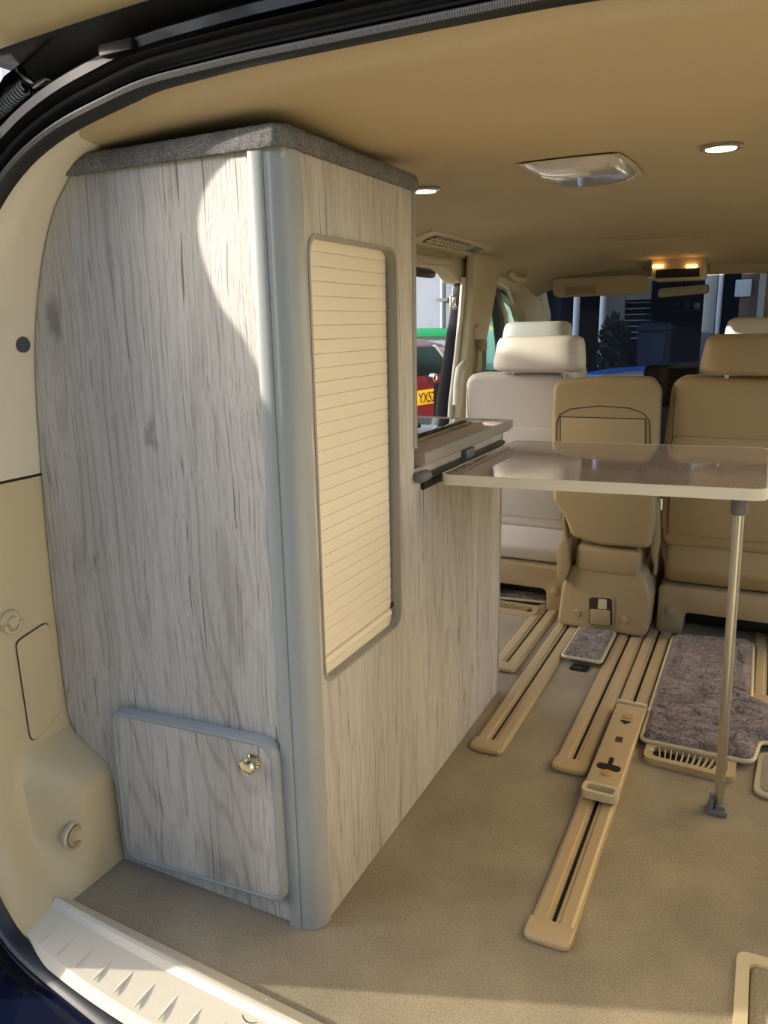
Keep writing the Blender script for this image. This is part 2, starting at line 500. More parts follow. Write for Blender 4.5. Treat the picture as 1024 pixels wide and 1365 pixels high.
# inner wall profile of the left side (x as function of height)
WX = [(-0.02, -1.045), (0.0, -1.045), (0.05, -1.085), (0.12, -1.125), (0.2, -1.145), (0.3, -1.153), (0.6, -1.150), (0.85, -1.135),
      (0.98, -1.118), (1.08, -1.09), (1.16, -1.055), (1.22, -1.01), (1.26, -0.95), (1.285, -0.88)]
YA = [(-0.02, 0.685), (0.0, 0.69), (0.3, 0.71), (0.6, 0.735), (0.9, 0.765), (1.05, 0.79), (1.15, 0.825), (1.22, 0.845), (1.285, 0.86)]
def wx(y, z):
    x = sinterp(WX, z)
    b = sstep(0.80, 0.865, y) * (1 - sstep(0.185, 0.268, z))     # wheel arch bulge
    x = x + (-1.045 - x) * b * 0.97
    lipo = 1 - sstep(0.0, 0.05, y - sinterp(YA, z))             # rolls outward at the seal
    return x - 0.022 * lipo * sstep(0.02, 0.10, z)
def zpar(v, z0, z1): return z0 + (z1 - z0) * v
def wall_patch(z0, z1, y1, nz, ny, side=1):
    def f(u, v):
        z = zpar(v, z0, z1); ya = sinterp(YA, z) + 0.009 * (1 - sstep(0.2, 0.4, z))
        y = ya + (y1 - ya) * u ** 1.4
        x = wx(y, z)
        return Vector((x if side == 1 else mx(x), y, z))
    return f
wall_left = struct(grid('wall_left', wall_patch(-0.02, 0.752, 1.5, 60, 40), 40, 60, 'trim'))
grid('upper_pillar_panel', wall_patch(0.757, 1.285, 1.5, 40, 40), 40, 40, 'trim_lt', wall_left)
def seamstrip(u, v):
    y = sinterp(YA, .755) + (1.5 - sinterp(YA, .755)) * u
    return Vector((wx(y, .755) - 0.004, y, 0.748 + 0.012 * v))
grid('panel_gap', seamstrip, 12, 1, 'seam', wall_left)
wall_right = struct(grid('wall_right', wall_patch(-0.02, 0.752, 1.5, 60, 40, -1), 40, 60, 'trim'))
def up_r(y0, y1, z0, z1):
    def f(u, v):
        z = z0 + (z1 - z0) * v
        ya = sinterp(YA, z) if y0 is None else y0
        y = ya + (y1 - ya) * u
        return Vector((mx(wx(y, z)), y, z))
    return f
grid('upper_pillar_panel', up_r(None, 0.96, 0.757, 1.285), 20, 40, 'trim_lt', wall_right)
grid('quarter_window_header', up_r(0.96, 1.5, 1.17, 1.285), 20, 12, 'trim_lt', wall_right)
grid('quarter_window_glass', up_r(0.96, 1.5, 0.757, 1.17), 12, 12, 'glass', wall_right)
# access hatch in left trim: outline groove + panel
hp = [(0.838, 0.462), (0.925, 0.478), (0.932, 0.290), (0.842, 0.250)]
hp = [(0.843, 0.468), (0.914, 0.482), (0.921, 0.300), (0.845, 0.268)]
hpr = roundpoly(hp, 0.014, 4)
bm = bmesh.new()
cy = sum(p[0] for p in hpr) / len(hpr); cz = sum(p[1] for p in hpr) / len(hpr)
outp = []
for (y, z) in hpr:
    outp.append((cy + (y - cy) * 1.02, cz + (z - cz) * 1.012))
def wallface(poly, lift, name, mat):
    bm = bmesh.new()
    n = len(poly)
    c = bm.verts.new((wx(cy, cz) + lift, cy, cz))
    mid = [bm.verts.new((wx(cy + (y - cy) * .55, cz + (z - cz) * .55) + lift, cy + (y - cy) * .55, cz + (z - cz) * .55)) for y, z in poly]
    vs = [bm.verts.new((wx(y, z) + lift, y, z)) for y, z in poly]
    for i in range(n):
        bm.faces.new((c, mid[i], mid[(i + 1) % n])); bm.faces.new((mid[i], vs[i], vs[(i + 1) % n], mid[(i + 1) % n]))
    return finish(name, bm, mat, wall_left)
wallface([(cy + (y - cy) * 1.035, cz + (z - cz) * 1.02) for y, z in hpr], 0.0015, 'hatch_gap', 'seam')
wallface(hpr, 0.003, 'access_hatch', 'trim')
# grey plug, luggage hook, tie-down ring
p = at(33, 459, x=-1.113)
lathe('plug', [(0.0135, 0.0), (0.0135, 0.004), (0.012, 0.006)], plain('slate_plug', (70, 80, 90), 0.5), wall_left, (wx(p.y, p.z) - 0.002, p.y, p.z), 'x')
p = at(19, 829, x=-1.14)
bx0 = wx(p.y, p.z)
hk = lathe('luggage_hook', [(0.02, -0.002), (0.02, 0.004), (0.017, 0.007), (0.011, 0.007), (0.010, 0.012), (0.009, 0.014)], 'trim', wall_left, (bx0, p.y, p.z), 'x')
tube('hook_lip', [(bx0 + 0.009, p.y + 0.016 * math.cos(a), p.z - 0.002 + 0.018 * math.sin(a)) for a in [PI * (1.0 + k / 10) for k in range(11)]], 0.004, 'trim', hk)
p = at(109, 1116, x=-1.047)
py_, pz_ = p.y, p.z; bx0 = wx(py_, pz_)
lathe('ring_bezel', [(0.026, -0.004), (0.027, 0.003), (0.024, 0.006), (0.021, 0.003), (0.016, 0.002)], 'trim', wall_left, (bx0, py_, pz_), 'x')
tr = tube('tie_down_ring', [(bx0 + 0.006, py_ + 0.0165 * math.cos(a), pz_ + 0.0165 * math.sin(a)) for a in [2 * PI * k / 24 for k in range(24)]], 0.0034, 'rail', wall_left, 8, True)

# ------------------------------------------------------------------ ceiling (headliner)
ZC = [(0.85, 1.306), (0.878, 1.287), (0.90, 1.282), (1.0, 1.279), (1.13, 1.271), (1.17, 1.2715), (1.35, 1.286), (1.7, 1.30), (2.4, 1.305), (3.0, 1.298), (3.3, 1.28), (3.6, 1.243), (3.85, 1.195)]
def zceil(x, y):
    d = abs(x - X0) / 0.70
    narrow = 0.04 * sstep(2.5, 3.8, y)
    return sinterp(ZC, y) - (0.05 + 0.035 * sstep(1.5, 2.2, y)) * (d + narrow) ** 4.6
def fceil(u, v):
    y = 0.85 + (3.85 - 0.85) * v ** 1.6
    x = -1.125 + (mx(-1.125) + 1.125) * u
    yy = y
    if v < 0.02: yy = y
    e = abs(x - X0) / 0.715
    yy = y + (1 - v) ** 8 * 0.02 * e ** 2
    return Vector((x, yy, zceil(x, y)))
ceiling = struct(grid('ceiling', fceil, 60, 110, 'headliner'))
def on_ceil(px, py):
    d = ray(px, py)
    lo, hi = 0.2, 6.0
    t = 0.0
    P = None
    for k in range(1, 4000):
        t = k * 0.001 / d.length * d.length
        q = CAM + d.normalized() * (k * 0.0012)
        if q.y > 0.85 and q.z >= zceil(q.x, q.y): return q
    return q

# ------------------------------------------------------------------ body around the tailgate opening
def ap_curve(off, n=26, y_off=0.0):
    """closed path around the opening, starting bottom middle, offset outward by off"""
    zs = [-0.02, 0.0, 0.05, 0.12, 0.2, 0.35, 0.5, 0.65, 0.8, 0.92, 1.02, 1.1, 1.16, 1.21, 1.25, 1.28]
    pts = []
    for z in zs:
        pts.append(Vector((sinterp(WX, z) - 0.02 * sstep(0.02, .1, z), sinterp(YA, z), z)))
    pts[0] = Vector((-0.99, 0.690, -0.020)); pts[1] = Vector((-1.06, 0.692, 0.004))
    left = [Vector((-0.80, 0.662, -0.022))] + pts + [Vector((-0.76, 0.852, 1.306)), Vector((-0.60, 0.850, 1.310))]
    return left
def resample(path, n):
    L = [0]
    for a, b in zip(path, path[1:]): L.append(L[-1] + (b - a).length)
    out = []
    for k in range(n + 1):
        s = L[-1] * k / n
        for i in range(len(path) - 1):
            if s <= L[i + 1] + 1e-9:
                t = (s - L[i]) / (L[i + 1] - L[i]); 
                out.append(path[i].lerp(path[i + 1], t)); break
    return out
def smoothpath(p, it=2):
    for _ in range(it):
        q = [p[0]]
        for i in range(1, len(p) - 1): q.append(p[i - 1] * 0.25 + p[i] * 0.5 + p[i + 1] * 0.25)
        q.append(p[-1]); p = q
    return p
lp = ap_curve(0)
full = lp + [Vector((mx(v.x), v.y, v.z)) for v in lp[::-1]]
full = smoothpath(resample([Vector((X0, 0.648, -0.022))] + full + [Vector((X0, 0.648, -0.022))], 240), 3)[:-1]
AP = full
NAP = len(AP)
CENT = Vector((X0, 0.76, 0.62))
OUTN = []
for i in range(NAP):
    t = (AP[(i + 1) % NAP] - AP[i - 1]).normalized()
    n = t.cross(Vector((0, -1, 0.1))).normalized()
    if n.dot(AP[i] - CENT) < 0: n = -n
    OUTN.append(n)
def ring_loft(name, prof, mat, parent=None, rng=None, smooth=40):
    """sweep a profile [(outward, y)] around the opening"""
    bm = bmesh.new(); rings = []
    for i in range(NAP):
        rings.append([bm.verts.new(AP[i] + OUTN[i] * a + Vector((0, b, 0))) for a, b in prof])
    k = len(prof)
    for i in range(NAP):
        A = rings[i]; B = rings[(i + 1) % NAP]
        for j in range(k - 1):
            bm.faces.new((A[j], B[j], B[j + 1], A[j + 1]))
    return finish(name, bm, mat, parent, smooth)
# rubber weather seal: ribbed flange, then bulb
seal = struct(ring_loft('trim_1', [(-0.006, 0.012), (-0.004, -0.004), (0.000, -0.009), (0.008, -0.010), (0.012, -0.004), (0.012, 0.02)], 'ribbed'))
ring_loft('seal_bulb', [(0.010, 0.004)] + [(0.024 + 0.013 * math.cos(a), -0.012 + 0.015 * math.sin(a)) for a in [PI - k * PI * 1.25 / 10 for k in range(11)]] + [(0.034, 0.02)], 'rubber', seal)
# ribs of the flange, each a small tooth along the lower left run that shows
bm = bmesh.new()
dense = []
for i in range(NAP):
    for s in range(8): dense.append((AP[i].lerp(AP[(i + 1) % NAP], s / 8), OUTN[i]))
for k, (p, n) in enumerate(dense):
    q = p + n * 0.004 + Vector((0, -0.0110, 0))
    t = (dense[(k + 1) % len(dense)][0] - p)
    if t.length < 1e-6: continue
    t.normalize(); o3 = n.cross(t).normalized()
    hw = 0.0009
    vs = [bm.verts.new(q + t * a + n * b_ + Vector((0, c_, 0))) for a in (-hw, hw) for b_, c_ in ((-0.004, 0.002), (0.0, -0.002), (0.004, 0.002))]
    bm.faces.new((vs[0], vs[3], vs[4], vs[1])); bm.faces.new((vs[1], vs[4], vs[5], vs[2]))
teeth = finish('flange_ribs', bm, plain('pale_rubber_rib', (104, 106, 112), 0.4), seal, 0); teeth['kind'] = 'stuff'
# painted jamb channel and outer body skin
jamb = struct(ring_loft('trim_2', [(0.012, 0.02), (0.034, 0.03), (0.040, 0.012), (0.050, -0.004), (0.062, -0.006), (0.070, 0.004), (0.078, 0.03), (0.098, 0.045), (0.118, 0.04), (0.130, 0.03), (0.138, 0.022)], 'jamb'))
# outer skin of the van body (left, right, roof) swept forward
def skin_x(z): return sinterp([(-0.45, -1.25), (0.1, -1.30), (0.5, -1.305), (0.9, -1.26), (1.15, -1.19), (1.3, -1.12), (1.38, -1.02), (1.42, -0.85)], z)
def quarter(side):
    def f(u, v):
        z = -0.40 + 1.80 * v
        y0 = sinterp([(-.4, .52), (.1, .58), (.6, .635), (.85, .685), (.95, .713), (1.041, .748), (1.078, .760), (1.13, .785), (1.206, .811), (1.284, .833), (1.32, .842), (1.40, .86)], z)
        y = y0 + (1.45 + 0.79 * (side < 0) - y0) * u
        x = skin_x(z)
        x = x + 0.05 * (1 - sstep(0, 0.08, u)) ** 2
        return Vector((x if side > 0 else mx(x), y, z))
    return f
bq = struct(grid('trim_3', quarter(1), 40, 40, 'navy')); bq2 = struct(grid('trim_4', lambda u, v: quarter(-1)(u * 0.17, v), 10, 40, 'navy'))
grid('quarter_lower_skin', lambda u, v: quarter(-1)(0.17 + u * 0.36, v * 0.64), 14, 24, 'navy', bq2)
grid('quarter_upper_skin', lambda u, v: quarter(-1)(0.17 + u * 0.36, 0.875 + v * 0.125), 14, 8, 'navy', bq2)
def roof(u, v):
    x = -1.06 + 1.30 * u; y = 0.84 + (3.95 - 0.84) * v
    d = abs(x - X0) / 0.65
    return Vector((x, y, 1.43 - 0.05 * d ** 4 + 0.02 * math.sin(PI * v) - 0.16 * sstep(0.75, 1.0, v)))
struct(grid('trim_5', roof, 24, 24, 'navy'))
# bumper below the sill
def bumper(u, v):
    x = -1.30 + 1.78 * u
    d = abs(x - X0) / 0.89
    prof = [(0.0, (0.655, -0.045)), (0.12, (0.60, -0.055)), (0.35, (0.50, -0.065)), (0.5, (0.455, -0.09)), (1.0, (0.44, -0.36))]
    y = interp([(a, b[0]) for a, b in prof], v); z = interp([(a, b[1]) for a, b in prof], v)
    return Vector((x, y + 0.14 * d ** 3, z))
bump_o = struct(grid('trim_6', bumper, 40, 24, 'navy'))

# ------------------------------------------------------------------ sill scuff plate with ribs
def sill_in(x):  return 0.805 - 0.03 * (1 - abs(x - X0) / 0.64) if abs(x - X0) < .64 else 0.805
def sill_out(x):
    d = abs(x - X0) / 0.64
    return 0.655 + 0.048 * min(d, 1.02) ** 3
def sillf(u, v):
    x = -1.056 + (mx(-1.056) + 1.056) * u
    prof = [(0, (0.0, 0.004)), (0.12, (0.10, 0.012)), (0.22, (0.22, 0.022)), (0.28, (0.28, 0.021)), (0.32, (0.34, 0.012)), (0.9, (0.93, 0.006)), (1.0, (1.0, -0.014))]
    yy = interp([(a, b[0]) for a, b in prof], v); z = interp([(a, b[1]) for a, b in prof], v)
    y = sill_in(x) + (sill_out(x) - sill_in(x)) * yy
    return Vector((x, y, z))
sill = struct(grid('trim_7', sillf, 60, 40, 'trim_lt'))
rib0 = None
for k in range(26):
    x = -1.012 + k * 0.0475
    if x > mx(-1.012): break
    y1 = sill_in(x) - 0.048; y0 = y1 - 0.062 - 0.018 * min(1, k / 6)
    y0 = max(y0, sill_out(x) + 0.012)
    if rib0 is None:
        bm = bmesh.new()
        pts = [(-0.0035, 0.0), (0.0, 0.5), (0.0035, 0.0), (0.0, -0.5)]
        n = 12; rings = []
        for i in range(n + 1):
            t = i / n - 0.5
            w = 0.0034 * math.sqrt(max(0.02, 1 - (2 * t) ** 2))
            rings.append([bm.verts.new((a * w, t * 0.08 , b * w * 0.55)) for a, b in ((-1, 0), (-.6, .75), (0, 1), (.6, .75), (1, 0))])
        for A, B in zip(rings, rings[1:]):
            for j in range(4): bm.faces.new((A[j], A[j + 1], B[j + 1], B[j]))
        rib0 = finish('tread_rib', bm, 'trim_lt', None, 60)
        o = rib0
    else:
        o = rib0.copy(); COL.objects.link(o)
    o.parent = sill
    o.location = (x, (y0 + y1) / 2, 0.0085); o.scale = (1, (y1 - y0) / 0.08, 1)
p = at(340, 1352, z=0.008)
tube('catch_ring', [(p.x + 0.018 * math.cos(a), p.y + 0.018 * math.sin(a), 0.0105) for a in [2 * PI * k / 28 for k in range(28)]], 0.0012, 'seam', sill, 6, True)
tube('catch_notch', [(p.x - .004, p.y + 0.026, 0.0115), (p.x, p.y + 0.021, 0.0115), (p.x + .004, p.y + 0.026, 0.0115)], 0.002, 'trim_lt', sill, 6)

# ------------------------------------------------------------------ tailgate, raised overhead
tg = thing('tailgate', 'raised navy tailgate with cream inner trim above the rear opening', 'tailgate', (X0, 0.88, 1.40))
def gate(u, v, lift=0.0, w=0.70):
    x = X0 + (2 * u - 1) * w
    d = abs(2 * u - 1)
    y = 0.87 - 1.15 * v
    z = 1.385 + 0.62 * v - 0.03 * math.sin(PI * v)
    return Vector((x, y - 0.012 * (1 - d ** 2), z + lift + 0.015 * (1 - d ** 2)))
def gate_trim(u, v):
    s = v
    if v < 0.08: s = 0.0 + v * 0.3
    P = gate(u, 0.015 + s * 0.34, 0.0, 0.665)
    drop = 0.035 * sstep(0.0, 0.12, v) * sstep(0, .05, u) * sstep(0, .05, 1 - u)
    ribs = 0.006 * sum(math.exp(-((u - c) / 0.006) ** 2) for c in (0.11, 0.19, 0.27, 0.35, 0.5, 0.65, 0.73, 0.81, 0.89))
    P.z -= drop - ribs * sstep(0.05, 0.2, v)
    return P
grid('inner_trim', gate_trim, 130, 24, 'trim', tg)
grid('inner_frame', lambda u, v: gate(u, -0.02 + v * 1.02, 0.012), 24, 16, 'navy_in', tg)
grid('outer_skin', lambda u, v: gate(u, -0.03 + v * 1.03, 0.05, 0.72), 24, 16, 'navy', tg)
def strip(u0, u1, v0, v1, lift0, lift1, nm, mt, par):
    bm = bmesh.new()
    n = 20
    a = [gate(u0 + (u1 - u0) * i / n, v0 + (v1 - v0) * i / n, lift0, 0.70) for i in range(n + 1)]
    b = [gate(u0 + (u1 - u0) * i / n, v0 + (v1 - v0) * i / n, lift1, 0.72) for i in range(n + 1)]
    A = [bm.verts.new(p) for p in a]; B = [bm.verts.new(p) for p in b]
    for i in range(n): bm.faces.new((A[i], A[i + 1], B[i + 1], B[i]))
    return finish(nm, bm, mt, par)
strip(0, 0, -0.02, 1, .012, .05, 'side_return', 'navy', tg); strip(1, 1, -0.02, 1, .012, .05, 'side_return', 'navy', tg); strip(0, 1, 1, 1, .012, .05, 'lower_return', 'navy', tg)
# rear screen glass seen from inside, behind the trim frame
grid('rear_screen', lambda u, v: gate(0.1 + 0.8 * u, 0.40 + 0.34 * v, 0.004), 12, 8, 'darkglass', tg)
# roof header behind the hinges
def header(u, v):
    x = -1.0 + 1.18 * u
    d = abs(x - X0) / 0.65
    prof = [(0, (0.862, 1.300)), (0.3, (0.885, 1.318)), (0.55, (0.905, 1.335)), (0.75, (0.90, 1.375)), (1.0, (0.845, 1.415))]
    y = interp([(a, b[0]) for a, b in prof], v); z = interp([(a, b[1]) for a, b in prof], v)
    return Vector((x, y, z - 0.045 * d ** 5))
struct(grid('trim_8', header, 30, 20, 'navy_in'))
hinges = []
for xx in (-0.80, 2 * X0 + 0.80):
    h = thing('gate_hinge', 'dark bolted tailgate hinge under the roof edge, ' + ('above the tall cabinet' if xx < X0 else 'away from the tall cabinet'), 'hinge', (xx, 0.87, 1.34), 'tailgate hinges')
    box('hinge_plate', xx - 0.055, xx + 0.055, 0.880, 0.900, 1.335, 1.350, 'navy_in', h, 0.004)
    box('hinge_arm', xx - 0.03, xx + 0.03, 0.845, 0.895, 1.350, 1.366, 'navy_in', h, 0.005)
    lathe('bolt', [(0.006, 0), (0.006, 0.006), (0.004, 0.008)], 'steel', h, (xx + 0.042, 0.874, 1.342), 'y', 6)
# bright metal bracket of the gate strut at the top left corner of the opening
br = thing('strut_bracket', 'bright folded metal bracket at upper left corner of opening', 'bracket', at(52, 128, y=0.89))
for k, (a, b, c, d) in enumerate([((42, 122), (68, 116), (66, 140), (38, 146)), ((36, 96), (58, 92), (60, 106), (40, 118))]):
    quad = [at(q[0], q[1], y=0.89) for q in (a, b, c, d)]
    bm = bmesh.new()
    f = [bm.verts.new(q) for q in quad]; g = [bm.verts.new(q + Vector((0.01, 0.012, -0.004))) for q in quad]
    bm.faces.new(f); bm.faces.new(g[::-1])
    for i in range(4): bm.faces.new((f[i], f[(i + 1) % 4], g[(i + 1) % 4], g[i]))
    bevel_all(bm, 0.002, 1)
    finish('bracket_plate', bm, 'steel', br)
tube('bracket_rod', [at(22, 92, y=0.88), at(34, 104, y=0.88), at(44, 112, y=0.89)], 0.004, 'steel', br, 8)
zs_ = thing('gas_strut', 'black gas strut with pale coil at upper left of opening', 'gas strut', at(28, 128, y=0.885))
A_, B_ = at(34, 116, y=0.885), at(-30, 172, y=0.88)
tube('strut_rod', [A_, B_], 0.006, 'black', zs_, 10)
coil = []
ax = (B_ - A_).normalized(); s1 = ax.orthogonal().normalized(); s2 = ax.cross(s1)
for k in range(260):
    t = k / 260; a = 2 * PI * t * 20
    coil.append(A_.lerp(B_, t) + (s1 * math.cos(a) + s2 * math.sin(a)) * 0.009)
tube('coil', coil, 0.0016, plain('pale_coil', (215, 218, 220), 0.3), zs_, 6)
# ------------------------------------------------------------------ cabinet
def holed_bm(outer, holes, axis, d0, d1):
    bm = bmesh.new()
    def mk(p, d):
        if axis == 'x': return (d, p[0], p[1])
        if axis == 'y': return (p[0], d, p[1])
        return (p[0], p[1], d)
    for loop in [outer] + holes:
        vs = [bm.verts.new(mk(p, d0)) for p in loop]
        for i in range(len(vs)): bm.edges.new((vs[i], vs[(i + 1) % len(vs)]))
    bmesh.ops.triangle_fill(bm, use_beauty=True, use_dissolve=False, edges=bm.edges[:])
    r = bmesh.ops.extrude_face_region(bm, geom=bm.faces[:])
    nv = [g for g in r['geom'] if isinstance(g, bmesh.types.BMVert)]
    d = d1 - d0
    bmesh.ops.translate(bm, verts=nv, vec=((d, 0, 0) if axis == 'x' else (0, d, 0) if axis == 'y' else (0, 0, d)))
    return bm
CX = -0.601; CY = 0.93; CZ = 1.236; LOWZ = 0.728; TALLY = 1.352; ENDY = 1.893
cab = thing('camper_cabinet', 'tall grey-washed wood cabinet with cream shutter, stepping down to a kitchen unit', 'cabinet', (-0.88, 1.3, 0.0))
left = []
for k in range(31):
    z = 0.002 + (CZ - 0.002) * k / 30
    left.append((wx(0.95, z) + 0.004, z))
rear = left + [(-0.645, CZ), (-0.645, 0.002)]
prism('rear_panel', rear[::-1], 'y', CY, CY + 0.016, 'wood', cab)
op = roundpoly([(0.981, 0.437), (0.981, 1.127), (1.270, 1.127), (1.270, 0.437)], 0.030, 6)
L_out = [(CY + 0.028, 0.002), (ENDY - 0.004, 0.002), (ENDY - 0.004, LOWZ), (TALLY - 0.012, LOWZ), (TALLY - 0.012, CZ), (CY + 0.028, CZ)]
finish('side_panel', holed_bm(L_out, [op], 'x', CX, CX - 0.016), 'wood', cab)
def shrink(poly, d):
    cy = sum(p[0] for p in poly) / len(poly); cz = sum(p[1] for p in poly) / len(poly)
    ys = max(p[0] for p in poly) - min(p[0] for p in poly); zs = max(p[1] for p in poly) - min(p[1] for p in poly)
    return [(cy + (p[0] - cy) * (1 - 2 * d / ys), cz + (p[1] - cz) * (1 - 2 * d / zs)) for p in poly]
finish('opening_edging', ringprism_bm(shrink(op, -0.003), shrink(op, 0.002), 'x', CX + 0.002, CX - 0.024), 'edge_grey', cab)
sh = box('shutter', CX - 0.060, CX - 0.052, 0.972, 1.280, 0.42, 1.14, 'dark_gap', cab)
slat_me = None
NSL = 31; sh_h = (1.130 - 0.470) / NSL
for k in range(NSL):
    z0 = 0.470 + k * sh_h
    if slat_me is None:
        pts = [(0, 0.0001), (0.0010, 0.0008), (0.0016, sh_h * 0.5), (0.0010, sh_h - 0.0008), (0, sh_h - 0.0001), (-0.006, sh_h - 0.0001), (-0.006, 0.0001)]
        bm = prism_bm(pts, 'y', 0.9775, 1.2625)
        o = finish('slat', bm, 'shutter', None, 30)
        slat_me = o.data
    else:
        o = bpy.data.objects.new('slat', slat_me); COL.objects.link(o)
    o.parent = sh
    o.location = Vector((CX - 0.018, 0, z0)) - rootloc(cab)
gb = prism('grip_bar', [(CX - 0.024, 0.432), (CX - 0.016, 0.432), (CX - 0.013, 0.438), (CX - 0.016, 0.445), (CX - 0.0155, 0.452), (CX - 0.013, 0.458), (CX - 0.016, 0.466), (CX - 0.024, 0.469)], 'y', 0.9775, 1.2605, 'shutter', sh)
box('runner_peg', CX - 0.026, CX - 0.014, 1.2605, 1.2685, 0.469, 0.478, 'black', sh)
# bullnose corner post
cp = [(-0.656, CY - 0.001)]
cp = [(-0.656, CY + 0.012), (-0.656, CY - 0.0065), (-0.654, CY - 0.0075), (-0.636, CY - 0.0075), (-0.6335, CY - 0.006), (-0.633, CY - 0.003)]
for k in range(13):
    a = PI * 1.5 + (PI / 2) * k / 12
    cp.append((-0.632 + 0.034 * math.cos(a), CY + 0.0295 + 0.034 * math.sin(a)))
cp += [(-0.598, CY + 0.036), (-0.604, CY + 0.036), (-0.612, CY + 0.02), (-0.64, CY + 0.018)]
prism('corner_post', cp, 'z', 0.001, CZ, 'trim_grey', cab)
prism('tall_edge_trim', roundpoly([(CX + 0.003, TALLY - 0.014), (CX + 0.003, TALLY + 0.002), (CX - 0.018, TALLY + 0.002), (CX - 0.018, TALLY - 0.014)], 0.004, 3), 'z', LOWZ + 0.04, CZ, 'edge_grey', cab)
prism('low_edge_trim', roundpoly([(CX + 0.002, ENDY - 0.006), (CX + 0.002, ENDY + 0.006), (CX - 0.018, ENDY + 0.006), (CX - 0.018, ENDY - 0.006)], 0.004, 3), 'z', 0.001, LOWZ, 'edge_grey', cab)
box('tall_front_panel', -1.10, CX - 0.017, TALLY - 0.014, TALLY, LOWZ, CZ, 'wood', cab)
box('low_end_panel', -1.10, CX - 0.017, ENDY - 0.014, ENDY + 0.002, 0.002, LOWZ, 'wood', cab)
box('top_board', -1.0, CX - 0.004, CY + 0.004, TALLY - 0.002, CZ - 0.016, CZ - 0.002, 'wood', cab)
# felt covering: slab with soft edges and pile relief
def felt_bm():
    bm = bmesh.new()
    outl = roundpoly([(-1.035, CY - 0.006), (CX - 0.006, CY - 0.012), (CX + 0.006, CY + 0.006), (CX + 0.006, TALLY + 0.006), (-1.0, TALLY + 0.006)], [0.01, 0.022, 0.012, 0.012, 0.01], 5)
    dense = []
    n = len(outl)
    for i in range(n):
        a = Vector(outl[i]); b = Vector(outl[(i + 1) % n])
        k = max(1, int((b - a).length / 0.004))
        for j in range(k): dense.append(a.lerp(b, j / k))
    rows = [(0.0, CZ - 0.004), (0.0025, CZ), (0.003, CZ + 0.006), (0.003, CZ + 0.012), (0.002, CZ + 0.018), (-0.002, CZ + 0.023), (-0.008, CZ + 0.025)]
    cx = sum(p.x for p in dense) / len(dense); cy = sum(p.y for p in dense) / len(dense)
    V = []
    for off, z in rows:
        ring = []
        for p in dense:
            d = Vector((p.x - cx, p.y - cy)); l = d.length
            q = p + d / l * off
            nz = noise.noise(Vector((q.x * 260, q.y * 260, z * 260))) * 0.0016
            q = q + d / l * nz
            ring.append(bm.verts.new((q.x, q.y, z + noise.noise(Vector((q.x * 180, q.y * 180, 3))) * 0.0012)))
        V.append(ring)
    m_ = len(dense)
    for A, B in zip(V, V[1:]):
        for j in range(m_): bm.faces.new((A[j], A[(j + 1) % m_], B[(j + 1) % m_], B[j]))
    bm.faces.new(V[-1]); bm.faces.new(V[0][::-1])
    return bm
finish('felt_cover', felt_bm(), 'felt', cab)
# flap door on the rear panel
dq = [at(150, 946, y=CY - 0.02), at(366, 990, y=CY - 0.02), at(381, 1207, y=CY - 0.02), at(165, 1143, y=CY - 0.02)]
dl = min(dq[0].x, dq[3].x) + 0.006
dpoly = [(dl, dq[0].z), (dq[1].x, dq[1].z - 0.002), (dq[2].x, max(0.012, dq[2].z)), (dl, max(0.014, dq[3].z))]
dpoly = roundpoly(dpoly, 0.030, 6)
dcx = sum(p[0] for p in dpoly) / len(dpoly); dcz = sum(p[1] for p in dpoly) / len(dpoly)
dox = shrink(dpoly, 0.010)
door = prism('flap_door', dox, 'y', CY - 0.0195, CY - 0.003, 'wood', cab, 0.001, 1)
bm = bmesh.new()
n = len(dpoly)
prof = [(0.0, -0.002), (0.0005, -0.016), (0.003, -0.021), (0.007, -0.0225), (0.0105, -0.021), (0.011, -0.002)]
rings = []
for d, yo in prof:
    rings.append([bm.verts.new((p[0], CY + yo, p[1])) for p in shrink(dpoly, d)])
for A, B in zip(rings, rings[1:]):
    for j in range(n): bm.faces.new((A[j], A[(j + 1) % n], B[(j + 1) % n], B[j]))
finish('door_edging', bm, 'trim_grey', door)
kp = at(334, 1018, y=CY - 0.03)
kn = lathe('push_knob', [(0.013, CY - 0.020), (0.013, CY - 0.024), (0.009, CY - 0.026), (0.0085, CY - 0.034), (0.0135, CY - 0.037), (0.0145, CY - 0.041), (0.012, CY - 0.045), (0.006, CY - 0.0465)], plain('brass_chrome', (222, 212, 180), 0.12, 1.0), door, (kp.x, 0, kp.z), 'y', 24)

# ------------------------------------------------------------------ worktop, hob, table rail
WT0, WT1 = LOWZ + 0.001, 0.757
wt = thing('worktop', 'glossy speckled stone-effect worktop on the low kitchen unit', 'worktop', (-0.85, 1.62, WT0))
wpoly = roundpoly([(-1.10, TALLY + 0.004), (CX + 0.012, TALLY + 0.004), (CX + 0.012, 1.925), (-1.10, 1.925)], [0, 0.0, 0.006, 0], 4)
prism('slab', wpoly, 'z', WT0 + 0.001, WT1, 'speckle', wt, 0.002, 2)
ep = [(CX + 0.012, TALLY + 0.004), (CX + 0.017, TALLY + 0.004), (CX + 0.017, 1.93), (-1.10, 1.93), (-1.10, 1.925), (CX + 0.012, 1.925)]
prism('edge_band', ep, 'z', WT1 - 0.021, WT1 + 0.0005, 'edge_grey', wt)
hb = thing('gas_hob', 'black glass hob with steel rim let into the worktop', 'hob', (-0.85, 1.62, WT1))
hpoly = roundpoly([(-1.05, 1.40), (-0.655, 1.40), (-0.655, 1.835), (-1.05, 1.835)], 0.02, 4)
prism('steel_rim', hpoly, 'z', WT1 + 0.0003, WT1 + 0.006, 'steel', hb, 0.002)
prism('glass_plate', shrink(hpoly, 0.012), 'z', WT1 + 0.004, WT1 + 0.010, 'hob', hb, 0.002)
